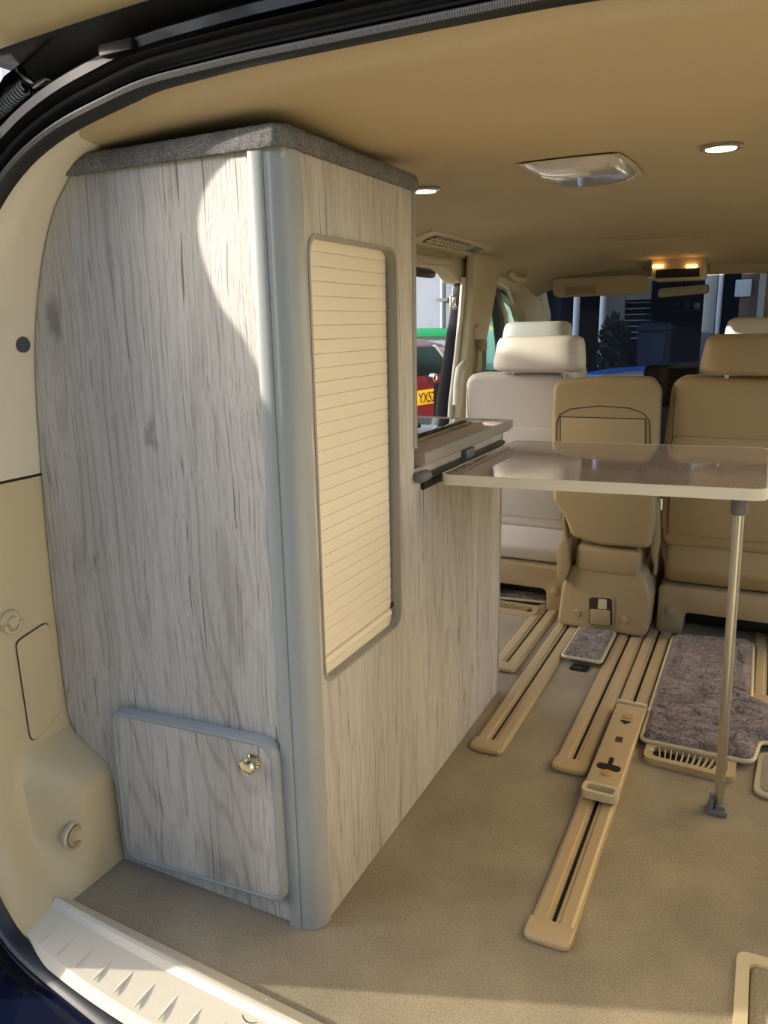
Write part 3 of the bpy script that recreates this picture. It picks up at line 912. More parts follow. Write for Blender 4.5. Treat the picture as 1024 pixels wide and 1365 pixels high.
for (hx, hy) in ((-0.78, 1.66), (-0.92, 1.5)):
    lathe('pan_support', [(0.05, WT1 + 0.0095), (0.05, WT1 + 0.014), (0.035, WT1 + 0.016), (0.02, WT1 + 0.012)], 'black', hb, (hx, hy, 0), 'z', 24)
rl = thing('table_rail', 'grey metal rail on the kitchen unit that holds the table edge', 'rail', (CX + 0.01, 1.62, 0.69))
prism('rail_bar', roundpoly([(CX + 0.001, 0.700), (CX + 0.012, 0.700), (CX + 0.014, 0.708), (CX + 0.001, 0.713)], 0.002, 2), 'y', 1.36, 1.88, M['rail_dark'], rl)
prism('rail_hook', roundpoly([(CX + 0.001, 0.682), (CX + 0.009, 0.682), (CX + 0.009, 0.699), (CX + 0.001, 0.699)], 0.002, 2), 'y', 1.37, 1.87, 'black', rl)
lathe('rail_end_cap', [(0.006, 1.332), (0.011, 1.336), (0.011, 1.375), (0.009, 1.38)], 'grey_plastic', rl, (CX + 0.012, 0, 0.712), 'y', 14)
box('rail_clip', CX + 0.001, CX + 0.013, 1.60, 1.655, 0.705, 0.727, 'grey_plastic', rl, 0.002)

# ------------------------------------------------------------------ table
TZ = 0.709
tb = thing('folding_table', 'glossy speckled table top with cream edge on a single aluminium leg', 'table', (-0.28, 1.65, 0.0))
tq = [(-0.572, 1.400), (0.016, 1.471), (0.016, 1.972), (-0.565, 1.893)]
tr_ = roundpoly(tq, [0.022, 0.03, 0.03, 0.022], 6)
prism('table_top', shrink(tr_, 0.002), 'z', TZ - 0.018, TZ, 'speckle', tb, 0.001, 1)
finish('edge_band', ringprism_bm(shrink(tr_, -0.0015), shrink(tr_, 0.002), 'z', TZ - 0.0205, TZ + 0.0004), 'table_edge', tb)
lb = at(958, 1074, z=0.012); lt = at(985.5, 672, y=1.525); lt.z = min(lt.z, TZ - 0.02)
lt = Vector((at(986, 668, y=1.53).x, 1.53, TZ - 0.021))
tube('leg', [lb, lt], 0.0098, 'alu', tb, 18)
dv = (lt - lb).normalized()
tube('leg_collar', [lt - dv * 0.040, lt - dv * 0.036, lt], [0.0135, 0.0150, 0.0155], 'grey_plastic', tb, 18)
ft = prism('leg_foot', roundpoly([(lb.x - 0.020, lb.y - 0.026), (lb.x + 0.018, lb.y - 0.022), (lb.x + 0.016, lb.y + 0.02), (lb.x - 0.022, lb.y + 0.016)], 0.004, 3), 'z', 0.001, 0.012, 'grey_plastic', tb, 0.002)
box('foot_clamp', lb.x - 0.019, lb.x - 0.009, lb.y - 0.02, lb.y + 0.012, 0.010, 0.034, 'grey_plastic', ft, 0.002)
box('foot_wedge', lb.x - 0.007, lb.x + 0.013, lb.y - 0.018, lb.y - 0.004, 0.010, 0.022, 'grey_plastic', ft, 0.002)

# ------------------------------------------------------------------ floor rails
def floor_rail(xc, y0, y1, label, w=0.040, slot=0.004, cap=True):
    t = thing('floor_rail', label, 'seat rail', (xc, y0, 0.0))
    H = 0.012
    def half(s):
        a = [(slot, 0.001), (slot, H - 0.004), (slot + 0.006, H - 0.004), (slot + 0.009, H), (w - 0.008, H), (w - 0.003, H - 0.003), (w, 0.001)]
        pts = [(xc + s * p[0], p[1]) for p in a]
        return prism_bm(pts, 'y', y0 + (0.03 if cap else 0), y1)
    for s in (-1, 1): finish('rail_strip', half(s), 'rail', t, 20)
    box('slot_channel', xc - slot - 0.0005, xc + slot + 0.0005, y0 + 0.04, y1, 0.0004, 0.002, 'black', t)
    if cap:
        pl = roundpoly([(xc - w - 0.001, y0 + 0.05), (xc - w - 0.001, y0), (xc + w + 0.001, y0), (xc + w + 0.001, y0 + 0.05)], [0, 0.018, 0.018, 0], 5)
        prism('end_cap', pl, 'z', 0.001, H + 0.003, 'rail', t, 0.005, 3)
    return t
floor_rail(-0.633, 2.02, 2.75, 'beige floor rail running beside the far carpet strip, behind the kitchen unit', cap=True)
floor_rail(-0.530, 1.578, 2.75, 'beige capped floor rail lying against the foot of the kitchen unit')
floor_rail(-0.330, 1.573, 2.75, 'beige capped floor rail between the small mat and the longest rail')
floor_rail(-0.247, 1.060, 2.75, 'longest beige floor rail, carrying the seat-mount slider', w=0.0385)
floor_rail(0.075, 2.10, 2.75, 'beige floor rail cut short by the notch of the large shaggy mat', cap=True)
# slider on the long rail
sl = thing('rail_slider', 'beige seat-mount slider with cross-shaped black slot on the long rail', 'slider', (-0.243, 1.68, 0.0125))
sx = -0.243; sw = 0.037
spoly = roundpoly([(sx - sw, 1.515), (sx + sw, 1.515), (sx + sw, 1.905), (sx - sw, 1.905)], 0.008, 3)
prism('slider_body', spoly, 'z', 0.0128, 0.034, 'rail', sl, 0.005, 3)
nose = [(sx - sw - 0.001, 1.475), (sx + sw + 0.001, 1.475), (sx + sw + 0.001, 1.515), (sx - sw - 0.001, 1.515)]
nr = roundpoly(nose, 0.012, 4)
finish('pull_handle', ringprism_bm(nr, shrink(nr, 0.009), 'z', 0.018, 0.036), 'trim', sl)
box('handle_well', sx - sw + 0.004, sx + sw - 0.004, 1.483, 1.512, 0.0128, 0.017, 'black', sl)
box('rear_stop', sx - sw - 0.001, sx + sw + 0.001, 1.905, 1.918, 0.0128, 0.040, 'trim', sl, 0.004)
bm = bmesh.new()
cr = roundpoly([(sx - 0.026, 1.575), (sx + 0.026, 1.575), (sx + 0.026, 1.60), (sx - 0.026, 1.60)], 0.012, 5)
prism('slot_opening', cr, 'z', 0.0335, 0.0348, 'black', sl)
prism('slot_opening', roundpoly([(sx - 0.005, 1.585), (sx + 0.005, 1.585), (sx + 0.005, 1.63), (sx - 0.005, 1.63)], 0.002, 3), 'z', 0.0335, 0.0352, 'black', sl)
prism('slot_opening', roundpoly([(sx - 0.016, 1.815), (sx, 1.795), (sx + 0.016, 1.815)], 0.004, 3), 'z', 0.0335, 0.0348, 'black', sl)
prism('slot_opening', roundpoly([(sx - 0.008, 1.705), (sx + 0.008, 1.705), (sx + 0.008, 1.73), (sx - 0.008, 1.73)], 0.003, 3), 'z', 0.0335, 0.0348, 'seam', sl)
for yy in (1.562, 1.838):
    lathe('rubber_bump', [(0.013, 0.0335), (0.013, 0.036), (0.009, 0.0375)], plain('tan_rubber', (178, 140, 92), 0.6), sl, (sx, yy, 0), 'z', 18)

# ------------------------------------------------------------------ mats
def inpoly(x, y, poly):
    c = False; n = len(poly); j = n - 1
    for i in range(n):
        xi, yi = poly[i]; xj, yj = poly[j]
        if (yi > y) != (yj > y) and x < (xj - xi) * (y - yi) / (yj - yi) + xi: c = not c
        j = i
    return c
def shag_mat(name, label, poly, r, th, res, seed):
    outl = roundpoly(poly, r, 5)
    x0 = min(p[0] for p in outl); x1 = max(p[0] for p in outl); y0 = min(p[1] for p in outl); y1 = max(p[1] for p in outl)
    t = thing(name, label, 'mat', ((x0 + x1) / 2, (y0 + y1) / 2, 0.013))
    bz = 0.0135
    prism('mat_backing', outl, 'z', bz, bz + 0.006, 'rail', t, 0.002)
    tube('mat_binding', [(p[0], p[1], bz + 0.005) for p in outl], 0.0055, 'trim', t, 8, True)
    bm = bmesh.new()
    nx = int((x1 - x0) / res); ny = int((y1 - y0) / res)
    V = {}
    def dist_edge(x, y):
        d = 9
        n = len(outl)
        for i in range(n):
            ax_, ay = outl[i]; bx_, by = outl[(i + 1) % n]
            dx, dy = bx_ - ax_, by - ay; l2 = dx * dx + dy * dy + 1e-12
            s = max(0, min(1, ((x - ax_) * dx + (y - ay) * dy) / l2))
            d = min(d, math.hypot(x - ax_ - s * dx, y - ay - s * dy))
        return d
    for i in range(nx + 1):
        for j in range(ny + 1):
            x = x0 + (x1 - x0) * i / nx; y = y0 + (y1 - y0) * j / ny
            if not inpoly(x, y, outl): continue
            d = dist_edge(x, y)
            e = sstep(0.0, 0.016, d)
            q = Vector((x * 75 + seed, y * 75, seed)); q2 = Vector((x * 210, y * 210, seed + 4)); q3 = Vector((x * 12, y * 26, seed + 9))
            h = 0.5 + 0.5 * noise.noise(q)
            cre = 1 - min(1, abs(noise.noise(q3)) * 9)
            z = bz + 0.006 + e * (th * (0.62 + 0.25 * h + 0.18 * noise.noise(q2)) - 0.009 * cre)
            V[(i, j)] = bm.verts.new((x + noise.noise(q2) * res * .4, y + noise.noise(q2 + Vector((7, 3, 1))) * res * .4, z))
    for i in range(nx):
        for j in range(ny):
            ks = [(i, j), (i + 1, j), (i + 1, j + 1), (i, j + 1)]
            if all(k in V for k in ks): bm.faces.new([V[k] for k in ks])
    o = finish('mat_pile', bm, 'shag', t, 80); o['kind'] = 'stuff'
    return t
shag_mat('shaggy_mat', 'large notched mauve shaggy mat under the table, beside the long rail',
         [(-0.200, 1.765), (-0.200, 2.46), (0.030, 2.50), (0.033, 2.085), (0.30, 2.085), (0.30, 1.895), (0.058, 1.872), (0.044, 1.765)], [0.02, 0.03, 0.03, 0.02, 0.03, 0.03, 0.025, 0.025], 0.022, 0.0042, 1.0)
shag_mat('shaggy_mat', 'small mauve mat strip in front of the narrow centre seat',
         [(-0.486, 2.165), (-0.372, 2.165), (-0.372, 2.412), (-0.486, 2.412)], 0.015, 0.016, 0.0036, 5.0)
shag_mat('shaggy_mat', 'mauve shaggy mat on the far side behind the kitchen unit',
         [(-0.858, 2.575), (-0.645, 2.60), (-0.645, 2.95), (-0.858, 2.95)], 0.02, 0.018, 0.0045, 9.0)
ct = thing('floor_catch', 'small black catch plate at the edge of the small mat', 'catch', (-0.425, 2.145, 0.0))
prism('catch_plate', roundpoly([(-0.455, 2.120), (-0.402, 2.120), (-0.398, 2.160), (-0.45, 2.160)], 0.005, 3), 'z', 0.0005, 0.006, 'black', ct, 0.002)
lathe('rivet', [(0.003, 0.0055), (0.003, 0.0072)], 'steel', ct, (-0.427, 2.135, 0), 'z', 10)
def floor_vent(label, xa, xb, ya, yb, nf):
    t = thing('floor_vent', label, 'air vent', ((xa + xb) / 2, (ya + yb) / 2, 0.0))
    pl = roundpoly([(xa, ya + 0.01), (xb, ya), (xb, yb), (xa, yb)], 0.022, 5)
    ym = (ya + yb) / 2 + 0.012
    inn = shrink(pl, 0.018)
    finish('vent_frame', ringprism_bm(pl, inn, 'z', 0.0005, 0.016), 'rail', t)
    prism('vent_well', inn, 'z', 0.0005, 0.002, 'seam', t)
    xw = (xb - xa)
    for k in range(nf):
        x = xa + xw * (0.17 + 0.62 * k / (nf - 1))
        lean = 0.010 * (k / (nf - 1) - 0.3)
        prism('fin', [(x - 0.0012 - lean, ya + 0.02), (x + 0.0012 - lean, ya + 0.02), (x + 0.0012 + lean, yb - 0.02), (x - 0.0012 + lean, yb - 0.02)], 'z', 0.002, 0.014, 'trim', t)
    lathe('screw_dimple', [(0.007, 0.0155), (0.007, 0.017), (0.004, 0.0165)], 'trim', t, (xa + 0.014, (ya + yb) / 2 + 0.005, 0), 'z', 14)
floor_vent('beige floor heater vent with fins at the front edge of the large mat', -0.185, 0.012, 1.685, 1.775, 11)
floor_vent('beige floor heater vent half hidden behind the kitchen unit', -0.88, -0.655, 2.47, 2.565, 12)
cpn = thing('floor_panel', 'beige rounded floor panel tucked in the mat corner', 'floor panel', (0.18, 1.75, 0.0))
prism('panel_rim', roundpoly([(0.048, 1.66), (0.30, 1.62), (0.30, 1.87), (0.056, 1.845)], 0.03, 6), 'z', 0.0005, 0.010, 'trim', cpn, 0.004)
prism('panel_carpet', roundpoly([(0.062, 1.672), (0.29, 1.634), (0.29, 1.86), (0.068, 1.835)], 0.025, 6), 'z', 0.0095, 0.012, 'carpet', cpn)
hf = thing('floor_hatch', 'carpeted floor hatch with cream rounded frame near the rear sill', 'hatch', (0.15, 1.0, 0.0))
ho = roundpoly([(0.036, 0.84), (0.036, 1.176), (0.27, 1.19), (0.27, 0.84)], 0.018, 5)
finish('hatch_frame', ringprism_bm(ho, shrink(ho, 0.019), 'z', 0.0005, 0.012), 'trim', hf)
prism('hatch_lid', shrink(ho, 0.021), 'z', 0.0005, 0.007, 'carpet', hf, 0.002)

# ------------------------------------------------------------------ ceiling fittings
def ceil_frame(P):
    e = 0.01
    dx = Vector((2 * e, 0, zceil(P.x + e, P.y) - zceil(P.x - e, P.y))).normalized()
    dy = Vector((0, 2 * e, zceil(P.x, P.y + e) - zceil(P.x, P.y - e))).normalized()
    return dx, dy, dx.cross(dy).normalized()
dome_c = (on_ceil(703, 215) + on_ceil(846, 233) + on_ceil(745, 245) + on_ceil(820, 200)) / 4
dm = thing('dome_light', 'clear-lensed courtesy light in the middle of the headliner', 'ceiling light', dome_c)
hw, hl = 0.092, 0.150
def domef(sw_, sl_, depth):
    def f(u, v):
        a, b = 2 * u - 1, 2 * v - 1
        # rounded-square mapping
        x = a * sw_ * math.sqrt(max(0, 1 - 0.12 * b * b)); y = b * sl_ * math.sqrt(max(0, 1 - 0.12 * a * a))
        q = (1 - abs(a) ** 3.5) * (1 - abs(b) ** 3.5)
        P = Vector((dome_c.x + x, dome_c.y + y, 0))
        return Vector((P.x, P.y, zceil(P.x, P.y) - 0.003 - depth * q ** 0.6))
    return f
grid('lamp_bezel', domef(hw + 0.008, hl + 0.008, 0.005), 16, 16, 'trim', dm)
ln = grid('lamp_lens', domef(hw, hl, 0.024), 22, 22, 'lens', dm)
box('reflector', dome_c.x - 0.05, dome_c.x + 0.05, dome_c.y - 0.09, dome_c.y + 0.09, zceil(dome_c.x, dome_c.y) - 0.014, zceil(dome_c.x, dome_c.y) - 0.006, 'chrome', ln, 0.003)
for (px, py, lab) in ((962, 193, 'small round downlight in the open headliner, lit warm'), (566, 251, 'small round downlight lit warm beside the cabinet top')):
    P = on_ceil(px, py)
    d = thing('downlight', lab, 'downlight', P, 'headliner downlights')
    z = zceil(P.x, P.y)
    lathe('bezel', [(0.024, z - 0.0005), (0.036, z - 0.001), (0.036, z - 0.005), (0.030, z - 0.008), (0.025, z - 0.006)], 'steel', d, (P.x, P.y, 0), 'z', 28)
    lathe('bulb', [(0.0255, z - 0.002), (0.0255, z - 0.0075)], 'bulb', d, (P.x, P.y, 0), 'z', 24)
# faint cover panel
pc = [on_ceil(797, 318), on_ceil(943, 312)]
pcx = (pc[0].x + pc[1].x) / 2
pcn = thing('ceiling_cover', 'thin flush cover panel outlined in the headliner ahead of the lamp', 'cover panel', (pcx, 2.95, 1.29))
def cov(xa, xb, ya, yb, dz):
    return lambda u, v: Vector((xa + (xb - xa) * u, ya + (yb - ya) * v + 0.02 * (1 - (2 * u - 1) ** 2) * (v - .5), zceil(xa + (xb - xa) * u, ya + (yb - ya) * v) + dz))
yc = (pc[0].y + pc[1].y) / 2
grid('cover_rim', cov(pc[0].x, pc[1].x, yc - 0.03, yc + 0.24, -0.003), 12, 8, 'headliner', pcn, 0.004, (0, 0, 1))
grid('cover_inset', cov(pc[0].x + 0.05, pc[1].x - 0.04, yc + 0.02, yc + 0.19, -0.006), 12, 8, 'headliner', pcn, 0.004, (0, 0, 1))
# overhead vent on the left
va, vb = on_ceil(560, 328), on_ceil(642, 340)
ov = thing('overhead_vent', 'long cream overhead air vent with black slats above the side door', 'air vent', (-1.03, 2.65, 1.25))
vy0, vy1 = 2.27, 2.86
def vf(y0, y1, s0, s1, dz):
    def f(u, v):
        y = y0 + (y1 - y0) * u
        x = -1.035 + 0.085 * (s0 + (s1 - s0) * v)
        return Vector((x, y, zceil(x, y) + dz))
    return f
grid('vent_bezel', vf(vy0, vy1, 0, 1, -0.006), 20, 6, 'trim', ov, 0.006, (0, 0, 1))
grid('vent_well', vf(vy0 + 0.07, vy1 - 0.20, 0.22, 0.80, -0.008), 14, 4, 'black', ov)
for k in range(12):
    y = vy0 + 0.085 + k * 0.030
    grid('slat', vf(y, y + 0.008, 0.22, 0.80, -0.012), 1, 4, 'trim', ov, 0.005, (0, 0, 1))
for k in range(2):
    s = 0.40 + 0.2 * k
    grid('slat', vf(vy0 + 0.07, vy1 - 0.20, s, s + 0.05, -0.012), 14, 1, 'trim', ov, 0.003, (0, 0, 1))
for k in range(2):
    grid('vent_switch', vf(vy1 - 0.17 + k * 0.06, vy1 - 0.12 + k * 0.06, 0.3, 0.75, -0.010), 2, 3, 'grey_plastic', ov, 0.004, (0, 0, 1))
# grab handle and coat hook
gh = thing('grab_handle', 'beige grab handle below the overhead vent at the side door', 'grab handle', (-1.085, 2.5, 1.2))
ga, gb_ = at(548, 343, x=-1.08), at(598, 349, x=-1.08)
tube('grip', [ga + Vector((-0.015, 0, 0.02)), ga + Vector((0.012, 0.02, 0.004)), (ga + gb_) / 2 + Vector((0.02, 0, -0.004)), gb_ + Vector((0.012, -0.02, 0.004)), gb_ + Vector((-0.015, 0, 0.02))], [0.016, 0.014, 0.012, 0.014, 0.016], 'trim', gh, 12)
for q in (ga, gb_):
    box('mount', q.x - 0.03, q.x + 0.002, q.y - 0.02, q.y + 0.02, q.z + 0.006, q.z + 0.034, 'seat_plastic', gh, 0.006)
chk = on_ceil(694, 362)
ckt = thing('grab_handle', 'small beige grab handle above the front passenger window', 'grab handle', chk)
tube('grip', [chk + Vector((-0.02, -0.10, -0.008)), chk + Vector((0, -0.07, -0.03)), chk + Vector((0, 0.07, -0.03)), chk + Vector((-0.02, 0.10, -0.008))], 0.011, 'trim', ckt, 10)
# ------------------------------------------------------------------ left side: door opening, B-pillar, front window
YO0 = 2.27     # front edge of the part-open sliding door
# outer body below / above / around openings on both sides
def side_wall(side):
    s = 1 if side > 0 else -1
    X = (lambda x: x) if side > 0 else mx
    nm = 'left' if side > 0 else 'right'
    par = wall_left if side > 0 else wall_right
    def pr(name, pts, x0, x1, mat, bev=0.0, seg=2):
        a, b = X(x0), X(x1)
        o = finish(name, prism_bm(pts, 'x', min(a, b), max(a, b), bev, seg), mat, par)
        return o
    if side > 0:
        pr('door_track', [(1.45, -0.06), (2.85, -0.06), (2.85, -0.01), (1.45, -0.01)], -1.16, -1.12, 'alu', 0.004)
    else:
        pr('door_track', [(1.45, -0.06), (2.85, -0.06), (2.85, -0.01), (1.45, -0.01)], -1.16, -1.12, 'alu', 0.004)
    # roof rail above openings
    pr('cant_rail', roundpoly([(1.45, 1.185), (2.66, 1.195), (2.74, 1.180), (2.80, 1.15), (3.08, 1.15), (3.12, 1.185), (3.30, 1.190), (3.50, 1.165), (3.62, 1.12), (3.95, 1.05), (3.95, 1.20), (3.5, 1.30), (1.45, 1.32)], 0.01, 3), -1.13, -1.065, 'trim', 0.012, 3)
    pr('outer_rail', [(1.45, 1.18), (2.9, 1.19), (3.4, 1.16), (4.1, 1.0), (4.1, 1.10), (3.5, 1.36), (1.45, 1.40)], -1.17, -1.125, 'navy')
    # B pillar trim and painted pillar outside it
    pb = [(2.80, -0.05), (2.82, 0.45), (2.835, 0.70), (2.84, 0.90), (2.836, 1.06), (2.82, 1.19), (2.81, 1.26), (3.13, 1.26), (3.10, 1.18), (3.06, 1.0), (3.02, 0.85), (3.02, -0.05)]
    o = pr('pillar_trim', roundpoly(pb, 0.02, 3), -1.118, -1.072, 'trim', 0.014, 3)
    def lean(o):
        for v in o.data.vertices: v.co.x += s * 0.115 * max(0, v.co.z - 0.60)
    lean(o)
    pbo = [(2.82, -0.30), (2.84, 0.45), (2.855, 0.70), (2.86, 0.90), (2.856, 1.06), (2.85, 1.15), (3.02, 1.15), (3.02, -0.30)]
    o = pr('pillar_body', roundpoly(pbo, 0.015, 2), -1.200, -1.119, 'jamb', 0.008)
    for v in o.data.vertices: v.co.x += s * min(0.16 * max(0, v.co.z - 0.60), 0.115 * max(0, v.co.z - 0.60) + 0.04)
    # door seal bead along the pillar edge
    P = par
    tube('pillar_seal', [(X(-1.120 + 0.115 * max(0, z - 0.6)), y - 0.006, z) for y, z in [(2.80, 0.0), (2.82, 0.45), (2.835, 0.70), (2.84, 0.90), (2.836, 1.06), (2.822, 1.17)]], 0.010, 'trim_lt', par, 8)
    # door below the front window, outer sill
    pr('front_door_card', [(3.10, -0.05), (4.2, -0.05), (4.2, 0.72), (3.9, 0.76), (3.10, 0.80)], -1.15, -1.09, 'trim', 0.01)
    pr('front_door_skin', [(3.05, -0.35), (4.5, -0.35), (4.5, 0.70), (3.05, 0.76)], -1.28, -1.16, 'navy', 0.02)
    pr('outer_sill', [(1.4, -0.40), (3.1, -0.40), (3.1, -0.08), (1.4, -0.08)], -1.25, -1.13, 'navy', 0.02)
    # window frame: black sash and glass
    sash = [(3.13, 0.79), (3.205, 1.0), (3.335, 1.185), (3.50, 1.165), (3.66, 1.05), (3.72, 0.90), (3.74, 0.76)]
    finish('window_sash', ringprism_bm([(y, z) for y, z in sash], [(3.16, 0.81), (3.222, 0.99), (3.335, 1.165), (3.45, 1.14), (3.55, 1.03), (3.60, 0.90), (3.61, 0.78)], 'x', X(-1.185), X(-1.145)), 'black', par)
    pr('window_glass', [(3.14, 0.80), (3.215, 1.0), (3.335, 1.18), (3.47, 1.15), (3.60, 1.04), (3.66, 0.90), (3.68, 0.77)], -1.166, -1.162, 'glass')
    tube('sash_seal', [(X(-1.105), y, z) for y, z in [(3.74, 0.76), (3.72, 0.90), (3.66, 1.05), (3.51, 1.158), (3.36, 1.185)]], 0.011, 'trim_lt', par, 8)
    tube('sash_strip', [(X(-1.150), y, z) for y, z in [(3.66, 0.76), (3.64, 0.90), (3.58, 1.04), (3.46, 1.145)]], 0.007, 'ribbed', par, 8)
    # A pillar trim
    pa = [(3.70, 1.12), (3.86, 1.17), (4.60, 0.72), (4.60, 0.60), (4.25, 0.66), (3.745, 0.74), (3.735, 0.90), (3.69, 1.04)]
    pr('a_pillar_trim', [(3.60, 1.08), (3.60, 1.27), (3.95, 1.25), (4.15, 1.03), (3.72, 0.98)], -1.12, -1.060, 'trim')
    pr('a_pillar_foot', [(3.73, 0.98), (4.15, 1.03), (4.12, 0.60), (3.76, 0.70)], -1.12, -1.062, 'trim')
side_wall(1); side_wall(-1)
# striker on painted pillar
stq = at(607, 402, y=2.855)
st = thing('door_striker', 'small bright door striker loop on the dark pillar edge', 'striker', stq)
tube('loop', [stq + Vector((0.004, 0.0, -0.018)), stq + Vector((-0.008, -0.028, -0.018)), stq + Vector((-0.008, -0.028, 0.018)), stq + Vector((0.004, 0.0, 0.018))], 0.004, 'steel', st, 8)
box('striker_plate', stq.x - 0.012, stq.x + 0.014, stq.y - 0.002, stq.y + 0.006, stq.z - 0.03, stq.z + 0.03, 'steel', st, 0.002)
# seat belt anchor and webbing
ba = at(634, 442, x=-1.03)
sb = thing('seat_belt', 'beige seat belt with swivel guide hanging on the door pillar', 'seat belt', ba)
lathe('anchor_cover', [(0.030, ba.x - 0.008), (0.030, ba.x + 0.012), (0.022, ba.x + 0.020)], 'trim', sb, (0, ba.y, ba.z), 'x', 20)
box('swivel_guide', ba.x + 0.010, ba.x + 0.03, ba.y + 0.0, ba.y + 0.06, ba.z - 0.075, ba.z - 0.03, 'leather_shaded', sb, 0.008)
bm = bmesh.new()
w0 = ba + Vector((0.02, 0.045, -0.05)); w1 = Vector((ba.x + 0.02, ba.y + 0.03, 0.30))
for s in range(1):
    vs = [bm.verts.new(v) for v in (w0 + Vector((0, -0.02, 0)), w0 + Vector((0, 0.024, 0)), w1 + Vector((0, 0.024, 0)), w1 + Vector((0, -0.02, 0)))]
    vt = [bm.verts.new(v.co + Vector((0.002, 0, 0))) for v in vs]
    bm.faces.new(vs); bm.faces.new(vt[::-1])
    for i in range(4): bm.faces.new((vs[i], vs[(i + 1) % 4], vt[(i + 1) % 4], vt[i]))
finish('webbing', bm, plain('grey_webbing', (120, 112, 100), 0.8), sb)
pg = at(612, 505, x=-1.05)
ph = thing('pillar_grip', 'slim pale grab grip low on the door pillar', 'grab handle', pg)
tube('grip', [at(619, 484, x=-1.06), at(612, 492, x=-1.045), at(609, 510, x=-1.045), at(608, 540, x=-1.045)], 0.013, 'trim_lt', ph, 10)
# black box seen at top of side door opening
pb_ = [at(540, 352, x=-1.16), at(577, 352, x=-1.16), at(577, 371, x=-1.16), at(540, 371, x=-1.16)]
bxm = thing('blind_cassette', 'black rounded blind cassette hanging at top of side door opening', 'blind', (-1.15, 2.5, 1.14))
prism('cassette', roundpoly([(2.30, pb_[2].z), (pb_[1].y, pb_[2].z), (pb_[1].y, 1.215), (2.30, 1.215)], 0.02, 4), 'x', -1.175, -1.145, 'black', bxm, 0.006)
lathe('cassette_screw', [(0.005, -1.146), (0.005, -1.142)], 'steel', bxm, (0, pb_[1].y - 0.025, pb_[2].z + 0.02), 'x', 10)

# ------------------------------------------------------------------ windscreen, dash, bonnet, front fittings
WS_T, WS_B = Vector((0, 3.86, 1.19)), Vector((0, 4.66, 0.70))
def wsf(u, v):
    x = -1.08 + 1.34 * u
    p = WS_T.lerp(WS_B, v)
    d = abs(x - X0) / 0.67
    return Vector((x, p.y - 0.10 * d ** 2.5, p.z))
struct(grid('window_1', wsf, 20, 10, 'glass_front'))
dash = struct(grid('trim_9', lambda u, v: Vector((-1.13 + 1.44 * u, 3.85 + 0.80 * v, 0.66 + 0.03 * math.sin(PI * v))), 10, 8, plain('dash_top', (70, 74, 82), 0.6), None, 0.5, (0, 0, -1)))
bon = thing('bonnet', 'navy bonnet with sky reflection put into its colour, beyond the windscreen', 'bonnet', (X0, 5.0, 0.6))
grid('bonnet_panel', lambda u, v: Vector((-1.08 + 1.34 * u, 4.68 + 0.85 * v, 0.745 - 0.03 * v - 0.22 * v ** 3 - 0.08 * abs(2 * u - 1) ** 4)), 16, 16, plain('bonnet_sky_tint', (52, 96, 165), 0.3, 0.2, coat=0.6), bon, 0.03, (0, 0, -1))  # navy paint lightened to blue, sky reflection put into the colour
# centre display
cdp = [at(858, 486, y=3.85), at(934, 484, y=3.85)]
cd = thing('dash_display', 'black rounded display hood rising from the dash between the front seats', 'display', ((cdp[0].x + cdp[1].x) / 2, 3.85, 0.66))
prism('display_hood', roundpoly([(cdp[0].x, 0.60), (cdp[0].x + 0.004, cdp[0].z), (cdp[1].x, cdp[1].z), (cdp[1].x + 0.004, 0.60)], [0, 0.03, 0.02, 0], 4), 'y', 3.84, 3.98, 'black', cd, 0.012)
prism('display_screen', roundpoly([(cdp[0].x + 0.02, 0.62), (cdp[0].x + 0.022, cdp[0].z - 0.02), (cdp[1].x - 0.02, cdp[1].z - 0.02), (cdp[1].x - 0.018, 0.62)], 0.01, 3), 'y', 3.836, 3.842, 'hob', cd)
# sun visors
def visor(lab, xa, xb, z0, z1, y, tilt, mirror=True):
    t = thing('sun_visor', lab, 'sun visor', ((xa + xb) / 2, y, z1))
    pl = roundpoly([(xa, z0), (xb, z0 + tilt), (xb, z1 + tilt * .4), (xa, z1)], 0.035, 5)
    v = prism('visor_pad', pl, 'y', y - 0.012, y + 0.012, 'headliner', t, 0.009, 3)
    for p_ in v.data.vertices: p_.co.y += -(p_.co.z) * 0.5
    if mirror:
        mr = prism('vanity_cover', roundpoly([(xa + 0.06, z0 + 0.012), (xa + 0.20, z0 + 0.012 + tilt * .3), (xa + 0.20, z0 + 0.045 + tilt * .3), (xa + 0.06, z0 + 0.045)], 0.008, 3), 'y', y - 0.017, y - 0.012, 'seat_plastic', t, 0.002)
        for p_ in mr.data.vertices: p_.co.y += -(p_.co.z) * 0.5
    tube('visor_arm', [(xa + 0.02, y - 0.0, z1 - 0.012), (xa + 0.0, y, z1 + 0.006), (xa - 0.03, y + 0.01, z1 + 0.02)], 0.006, 'seat_plastic', t, 8)
    box('visor_clip', xb - 0.03, xb - 0.01, y - 0.014, y + 0.014, z1 - 0.008, z1 + 0.022, 'seat_plastic', t, 0.004)
va = at(735, 397, y=3.7); vb = at(864, 393, y=3.7); vt = at(735, 371, y=3.7)
visor('dark-shaded fabric sun visor on the passenger side of the mirror', va.x, vb.x, va.z, vt.z, 3.70, 0.004)
va2 = at(944, 364, y=3.7)
visor('folded-up fabric sun visor on the driver side of the mirror', va2.x, va2.x + 0.40, va2.z, va2.z + 0.045, 3.70, 0.0, False)
